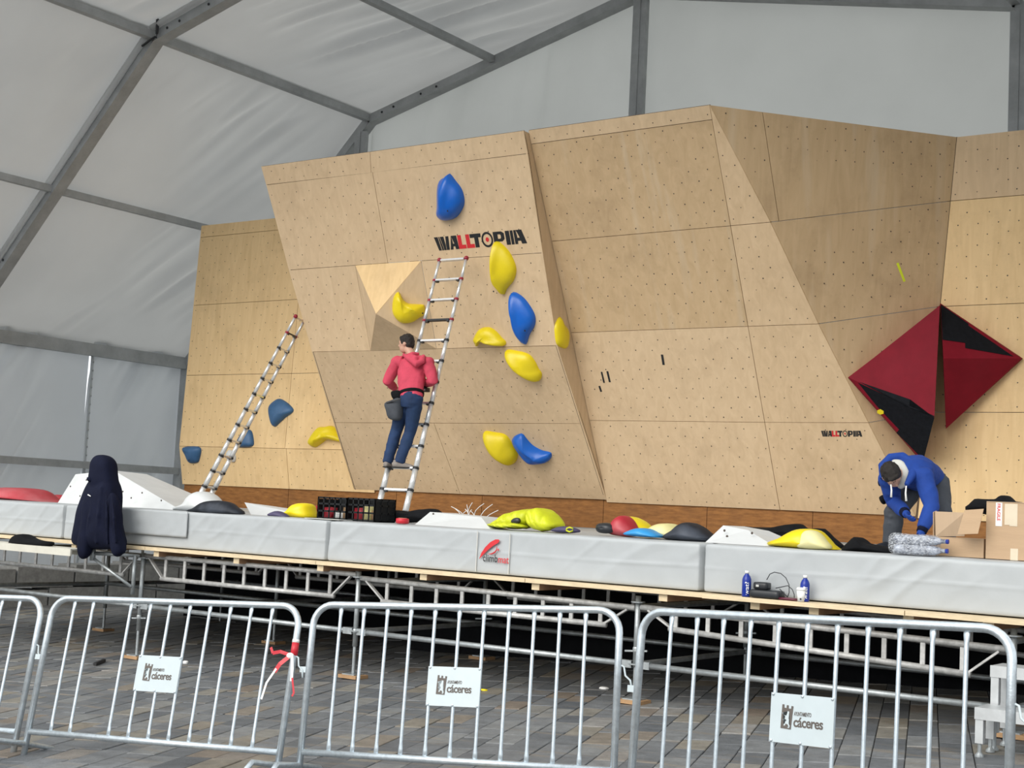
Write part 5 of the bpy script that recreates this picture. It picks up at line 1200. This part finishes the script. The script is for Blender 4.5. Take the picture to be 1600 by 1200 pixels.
# ---- man in the blue hoodie bending over the mats
y0 = 12.35
m2 = thing('person', V((at(1425, 850, 1, y0).x, y0, ZM1)), 'person in royal blue hoodie and gloves bending over the mats', 'person')
pel = J(1446, 748, y0+.32); ch_ = J(1428, 736, y0+.02); sh_ = J(1413, 738, y0-.20); nk = J(1402, 740, y0-.30); hd = J(1393, 742, y0-.38)
sl_, sr_ = J(1388, 750, y0-.20), J(1444, 746, y0-.20)
elb_l, wr_l = J(1397, 785, y0-.10), J(1416, 803, y0-.34)
elb_r, wr_r = J(1456, 792, y0-.28), J(1439, 833, y0-.42)
fl_l = V((J(1392, 850, y0+.05).x, y0+.05, ZM1+.002)); fl_r = V((J(1478, 850, y0+.25).x, y0+.25, ZM1+.002))
hl, hr = pel+V((-.10, -.02, -.06)), pel+V((.10, .02, -.06))
kl, kr_ = J(1397, 802, y0-.02), J(1471, 798, y0+.12)
al, ar_ = fl_l+V((0, .02, .10)), fl_r+V((0, .02, .10))
body = MB(); hair = MB()
fw2 = V((.50, -.10, -.80))
head(body, hair, hd, fw2, V((.15, -.85, .45)))
body.tube([sh_, nk, hd], [.075, .058, .052], 12)
body.tube([pel, ch_, sh_], [(.12, .09), (.15, .10), (.15, .08)], 14, ref=(1, 0, 0))
for a, e, w_ in ((sl_, elb_l, wr_l), (sr_, elb_r, wr_r)): body.tube([sh_.lerp(a, .6), a, e, w_], [.05, .048, .038, .026], 10)
for h_, k_, a_ in ((hl, kl, al), (hr, kr_, ar_)): body.tube([h_, k_, a_], [.08, .055, .04], 10)
remesh(body, 'body', M['skin'], m2, .0085, 3); tousle(remesh(hair, 'hair', M['hair'], m2, .008, 2))
tb = MB()
tb.tube([pel+V((.0, .10, -.02)), pel, pel.lerp(ch_, .5), ch_, ch_.lerp(sh_, .6), sh_, sh_.lerp(nk, .6)], [(.14, .12), (.175, .14), (.185, .145), (.20, .145), (.21, .135), (.17, .11), (.10, .085)], 22, ref=(1, 0, 0))
for a, e, w_ in ((sl_, elb_l, wr_l), (sr_, elb_r, wr_r)):
    tb.ball(a, (.085, .09, .085)); q = (w_-e).normalized()
    tb.tube([sh_.lerp(a, .5), a, a.lerp(e, .5), e, e.lerp(w_, .5), w_-q*.05], [.09, .085, .078, .066, .06, .048], 14)
    for f in (.25, .45, .65, .8): 
        c_ = e.lerp(w_, f*.8); tb.tube([c_-q*.007, c_+q*.007], .066-.012*f, 12)
hoodie = wrinkle(remesh(tb, 'hoodie', M['hoodblue'], m2, .010, 2), .009, 8, V((.5, .5, .6)).normalized())
ho = MB()
ho.tube([J(1378, 748, y0-.32), J(1379, 728, y0-.24), J(1392, 716, y0-.16), J(1410, 714, y0-.12), J(1424, 724, y0-.16), J(1426, 742, y0-.28), J(1416, 758, y0-.38)], [.022, .040, .046, .046, .044, .04, .022], 12)
remesh(ho, 'hood', M['hoodblue'], hoodie, .010, 2)
lump([(1394, 719), (1408, 719), (1419, 731), (1422, 746), (1415, 760), (1407, 764), (1402, 758), (1406, 740), (1402, 728)], y0-.27, .05, M['lining'], None, None, None, n=40, sharp=91, parent=hoodie, part='hood_lining')
for pts in (((1392, 757), (1393, 766), (1392.5, 777)), ((1416, 759), (1415, 770), (1416, 783))):
    MB().tube([J(x, y, y0-.46) for x, y in pts], [.006, .0075, .010], 8).make('drawstring', M['paper'], hoodie, smooth=True)
for a, e, w_ in ((sl_, elb_l, wr_l), (sr_, elb_r, wr_r)):
    q = (w_-e).normalized(); MB().tube([w_-q*.07, w_-q*.01], [.047, .043], 14).make('cuff', M['jacket'], hoodie, smooth=True)
gl_ = MB(); hand(gl_, wr_l, (J(1424, 815, y0-.45)-wr_l), (.6, -.1, .2), curl=.7, side=1); gl_.tube([wr_l-(wr_l-elb_l).normalized()*.03, wr_l+(wr_l-elb_l).normalized()*.02], .033, 12)
remesh(gl_, 'glove', M['hoodblue'], m2, .005, 2)
gl_ = MB(); hand(gl_, wr_r, (J(1436, 850, y0-.50)-wr_r), (-.7, -.3, -.2), curl=.5, side=-1); gl_.tube([wr_r-(wr_r-elb_r).normalized()*.03, wr_r+(wr_r-elb_r).normalized()*.02], .034, 12)
remesh(gl_, 'glove', M['hoodblue'], m2, .005, 2)
tr = MB()
tr.tube([pel+V((0, .06, .05)), pel+V((0, .06, -.02)), pel+V((0, .05, -.10))], [(.15, .13), (.17, .14), (.15, .12)], 20, ref=(1, 0, 0))
for h_, k_, a_ in ((hl, kl, al), (hr, kr_, ar_)):
    tr.tube([h_+V((0, 0, .05)), h_.lerp(k_, .35), h_.lerp(k_, .75), k_, k_.lerp(a_, .4), k_.lerp(a_, .8), a_-V((0, 0, .04))], [.10, .105, .092, .086, .084, .082, .084], 16)
    for q in (.1, .35, .7): tr.tube([k_.lerp(a_, q)+V((-.06, -.05, .01)), k_.lerp(a_, q)+V((0, -.082, -.01)), k_.lerp(a_, q)+V((.06, -.05, .015))], .011, 6)
wrinkle(remesh(tr, 'trousers', M['trousers'], m2, .010, 2), .009, 8, V((.9, .1, .3)).normalized())
lump([(1373, 752), (1378, 747), (1380, 757), (1375, 760)], y0+.02, .05, M['cloth'], None, None, None, n=16, sharp=91, parent=m2, part='belt_pouch')
lump([(1375, 777), (1384, 773), (1386, 783), (1380, 788)], y0+.04, .06, M['cloth'], None, None, None, n=16, sharp=91, parent=m2, part='belt_pouch')
shoe(fl_l, V((-.35, -1, 0)), M['blackhold'], m2); shoe(fl_r, V((.35, -1, 0)), M['blackhold'], m2)
# black cloth behind the scaffold closing the space under the stage
path = [V((-16.3, 14.95, 0)), V((-10.6, 14.95, 0)), V((-10.4, 12.95, 0)), V((-1.9, 12.95, 0))]; pp = []
for a, e in zip(path, path[1:]):
    m_ = max(2, int((e-a).length*14)); pp += [a.lerp(e, k/m_) for k in range(m_)]
pp.append(path[-1])
def drape(u, v):
    i = min(len(pp)-1, int(round(u*(len(pp)-1)))); p = pp[i]; g = gz(p.x, p.y)+.01
    return V((p.x, p.y+.035*math.sin(i*.55)+.03*noise.noise(V((i*.2, v*2, 0))), g+(ZD0-.07-g)*v))
sk = grid(drape, len(pp)-1, 6)
tag(sk.make('stage_drape', M['cloth'], None, (-6, 12.95, gz(-6, 12.95)), True), 'black cloth hung under the stage behind the scaffold', 'drape')
# ================================================================ CROWD BARRIERS
SP, BH = .158, .85
def rrect(u0, u1, w0, w1, r, n=7):
    p = []
    p.append((u0, w0))
    for i in range(n+1): a = math.pi-(math.pi/2)*i/n; p.append((u0+r+r*math.cos(a), w1-r+r*math.sin(a)))
    for i in range(n+1): a = math.pi/2-(math.pi/2)*i/n; p.append((u1-r+r*math.cos(a), w1-r+r*math.sin(a)))
    p.append((u1, w0)); return p
def barrier_parts(t, skip=()):
    L_ = V((0, 0, 0))
    u0, u1 = -.185, 10*SP+.205
    MB().tube([V((u, 0, w_)) for u, w_ in rrect(u0, u1, -.19, BH+.018, .13)], .021, 14, ref=(0, 1, 0)).make('frame_tube', M['steel'], t, smooth=True)
    MB().tube([(u0+.015, 0, -.022), (u1-.015, 0, -.022)], .020, 12).make('bottom_rail', M['steel'], t, smooth=True)
    for i in range(11):
        if i in skip: continue
        x = i*SP
        MB().tube([(x, 0, -.02), (x, 0, .03), (x, 0, .06), (x, 0, BH-.055), (x, 0, BH-.02), (x, 0, BH+.004)], [(.005, .015), (.006, .0145), (.0105, .0105), (.0105, .0105), (.006, .0155), (.006, .0145)], 10, ref=(0, 1, 0)).make('bar', M['steelbar'], t, smooth=True)
    for u in (u0, u1):
        f = MB().tube([(u, -.34, -.20), (u, -.33, -.15), (u, -.28, -.105), (u, -.05, -.10), (u, .05, -.10), (u, .26, -.105), (u, .32, -.15), (u, .335, -.215)], .017, 10).make('foot', M['steel'], t, smooth=True)
    # hooks
    for w_ in (.52,):
        MB().tube([(u1+.01, 0, w_+.04), (u1+.035, 0, w_+.03), (u1+.045, 0, w_-.02), (u1+.075, 0, w_-.045), (u1+.085, 0, w_-.09)], .006, 6).make('hook', M['sign'], t, smooth=True)
        MB().bx(u0-.055, u0-.015, -.014, .014, w_-.07, w_-.035).make('hook_eye', M['sign'], t)
def sign_parts(t):
    x0, x1, z0, z1 = 4*SP-.012, 6*SP+.012, .285, .515
    s_ = rbox(((x0+x1)/2, -.014, (z0+z1)/2), (x1-x0, .006, z1-z0), .0025, (1, 1, 1)).make('sign_plate', M['sign'], t)
    for x in (4*SP, 5*SP, 6*SP):
        for z in (z0+.008, z1-.008): MB().ball((x, -.018, z), (.008, .004, .008), n=8, m=4).make('weld', M['steelbar'], s_)
    # crest, from the plate's own proportions
    def S(x, y): return V((x0+(x-190)/(1385-190)*(x1-x0), -.0175, z1-(y-180)/(1050-180)*(z1-z0)-0))
    castle = [(405, 790), (600, 800), (630, 395), (592, 390), (590, 440), (542, 440), (540, 385), (505, 383), (500, 435), (460, 432), (458, 375), (420, 375)]
    MB().prism([S(*p) for p in castle], (0, -.0006, 0)).make('crest', M['crest'], s_)
    lion = [(505, 520), (530, 485), (560, 495), (563, 560), (553, 610), (572, 680), (560, 700), (580, 740), (570, 775), (545, 780), (535, 770), (555, 750), (540, 720), (500, 705), (490, 740), (460, 742), (465, 725), (485, 700), (490, 670), (510, 655), (500, 620), (470, 655), (445, 650), (450, 630), (480, 610), (490, 590), (450, 565), (430, 520), (440, 515), (465, 555), (500, 570), (515, 545)]
    bm = bmesh.new(); vv = [bm.verts.new(S(*p)+V((0, -.0012, 0))) for p in lion]; f = bm.faces.new(vv); bmesh.ops.triangulate(bm, faces=[f])
    mesh('crest_lion', [v.co.copy() for v in bm.verts], [tuple(v.index for v in f.verts) for f in (bm.verts.index_update(), bm.faces)[1]], M['sign'], s_); bm.free()
    vs, fs = text_mesh('cáceres', .058, .0013, 'LEFT', spacing=.92); wd = max(v[0] for v in vs)
    k = (S(1195, 0).x-S(640, 0).x)/wd
    mesh('lettering', place2d(vs, S(640, 742), V((k, 0, 0)), V((0, 0, 1.12))), fs, M['crest'], s_)
    vs, fs = text_mesh('AYUNTAMIENTO', .024, .0004, 'LEFT', spacing=.9); wd = max(v[0] for v in vs); k = (S(970, 0).x-S(648, 0).x)/wd
    mesh('lettering', place2d(vs, S(648, 552), V((k, 0, 0)), V((0, 0, 1.1))), fs, M['crest'], s_)
def pose(o, org, yaw, lean, tilt):
    u = V((math.cos(yaw), math.sin(yaw), 0)); n = V((-math.sin(yaw), math.cos(yaw), 0)); w_ = V((0, 0, 1))
    w2 = math.cos(lean)*w_+math.sin(lean)*n; n2 = math.cos(lean)*n-math.sin(lean)*w_
    u2 = math.cos(tilt)*u+math.sin(tilt)*w2; w3 = -math.sin(tilt)*u+math.cos(tilt)*w2
    # object base at the left post foot
    o.matrix_world = Matrix(((u2.x, n2.x, w3.x, org[0]), (u2.y, n2.y, w3.y, org[1]), (u2.z, n2.z, w3.z, org[2]), (0, 0, 0, 1)))
    return u2, n2, w3
def copy_tree(o, parent=None, skip=None):
    c = o.copy(); COL.objects.link(c); c.parent = parent
    bars = 0
    for ch in o.children:
        if ch.name.split('.')[0] == 'bar':
            bars += 1
            if skip is not None and bars-1 == skip: continue
        copy_tree(ch, c)
    return c
R_ = math.radians
bar0 = thing('crowd_barrier', (0, 0, 0), 'galvanised crowd barrier with city sign plate, middle of the three signed barriers', 'barrier', 'crowd barriers in front of the stage')
barrier_parts(bar0); sign_parts(bar0)
o2 = (-5.90, 6.64, -1.49+CZ)
b1 = copy_tree(bar0, None, 2); b3 = copy_tree(bar0); bz = copy_tree(bar0)
b1['label'] = 'galvanised crowd barrier with one bar missing and red tape on its post'
b3['label'] = 'galvanised crowd barrier with sign plate in front of the aluminium steps'
bz['label'] = 'galvanised crowd barrier cut off by the left edge of the photo'
pose(bar0, o2, R_(13.89), R_(9.92), R_(3.06))
U1, N1, W1 = pose(b1, (-7.94, 6.20, -1.59+CZ), R_(10.02), R_(12.69), R_(2.63))
pose(b3, (-3.54, 6.47, -1.34+CZ), R_(-7.62), R_(6.21), R_(2.49))
uz = V((math.cos(R_(10)), math.sin(R_(10)), .05)); oz = V((-7.94, 6.20, -1.59+CZ))-uz*(1.58+.50)
pose(bz, oz, R_(10), R_(12.7), R_(2.63))
# red and white barrier tape knotted on the post
O1 = V((-7.94, 6.20, -1.59+CZ))
def B1(u, n, w_): return O1+U1*u+N1*n+W1*w_
up_ = 10*SP+.205
kt = thing('barrier_tape', B1(up_, -.02, .5), 'red and white barrier tape knotted round the barrier post with loose ends', 'tape')
MB().tube([B1(up_, 0, .56), B1(up_, 0, .60), B1(up_, 0, .64)], [.0225, .0232, .0225], 14).make('wrap', M['tapered'], kt, smooth=True)
MB().tube([B1(up_, 0, .64), B1(up_, 0, .66)], .0226, 14).make('wrap_end', M['paper'], kt, smooth=True)
MB().ball(B1(up_-.01, -.025, .555), (.028, .02, .02)).make('knot', M['paper'], kt, smooth=True)
def ribbon(pts, wd, mt):
    b = MB(); P = [B1(*p) for p in pts]
    for i, p in enumerate(P):
        d = (P[min(i+1, len(P)-1)]-P[max(0, i-1)]).normalized(); s_ = d.cross(N1).normalized()*wd/2; b.v += [p-s_, p+s_, p-s_+N1*.0015, p+s_+N1*.0015]
    for i in range(len(P)-1):
        k = i*4; b.f += [(k, k+1, k+5, k+4), (k+2, k+6, k+7, k+3), (k, k+4, k+6, k+2), (k+1, k+3, k+7, k+5)]
    b.f += [(0, 2, 3, 1), (len(b.v)-4, len(b.v)-3, len(b.v)-1, len(b.v)-2)]
    b.make('loose_end', M[mt], kt)
ribbon([(up_-.01, -.03, .56), (up_-.07, -.05, .575), (up_-.13, -.04, .565)], .022, 'tapered')
ribbon([(up_-.13, -.04, .565), (up_-.15, -.04, .60)], .018, 'tapered')
ribbon([(up_-.01, -.035, .55), (up_-.06, -.05, .50), (up_-.09, -.05, .45)], .028, 'tapered')
ribbon([(up_-.08, -.052, .47), (up_-.13, -.06, .38), (up_-.15, -.06, .28)], .014, 'paper')
ribbon([(up_+.01, -.035, .55), (up_+.035, -.05, .47), (up_+.04, -.05, .40)], .018, 'paper')
ribbon([(up_+.045, -.053, .42), (up_+.07, -.05, .33), (up_+.06, -.05, .31)], .013, 'tapered')
# scraps on the paving
def gp(px, py):
    r = ray(px, py); n = GN; p0 = V((-6, 10.5, gz(-6, 10.5))); return CAM+r*((p0-CAM).dot(n)/r.dot(n))
a, b_ = gp(148, 1040), gp(163, 1034); single(MB().beam(a+V((0, 0, .015)), b_+V((0, 0, .015)), .03, .03), 'debris_offcut', M['rubber'], a, 'short black rubber offcut lying on the paving', 'offcut')
p = gp(290, 1037); single(MB().lathe(p, [(.028, .002), (.03, .02), (.02, .03), (0.001, .032)], 14), 'plastic_disc', M['paper'], p, 'white plastic disc lying on the paving beside the left sign plate', 'disc')
p = gp(756, 1079); single(inflate([p+V((.03*math.cos(i*.7)*(1+.4*(i % 2)), .02*math.sin(i*.7), .003)) for i in range(9)], (0, 0, 1), .012, back=.003), 'paper_scrap', M['yellow'], p, 'crumpled yellow scrap on the paving by the middle sign plate', 'scrap')
p = gp(944, 1077); single(inflate([p+V((.035*math.cos(i*.7)*(1+.4*(i % 2)), .03*math.sin(i*.7), .003)) for i in range(9)], (0, 0, 1), .02, back=.003), 'paper_scrap', M['paper'], p, 'crumpled white paper scrap on the paving under the stage edge', 'scrap')
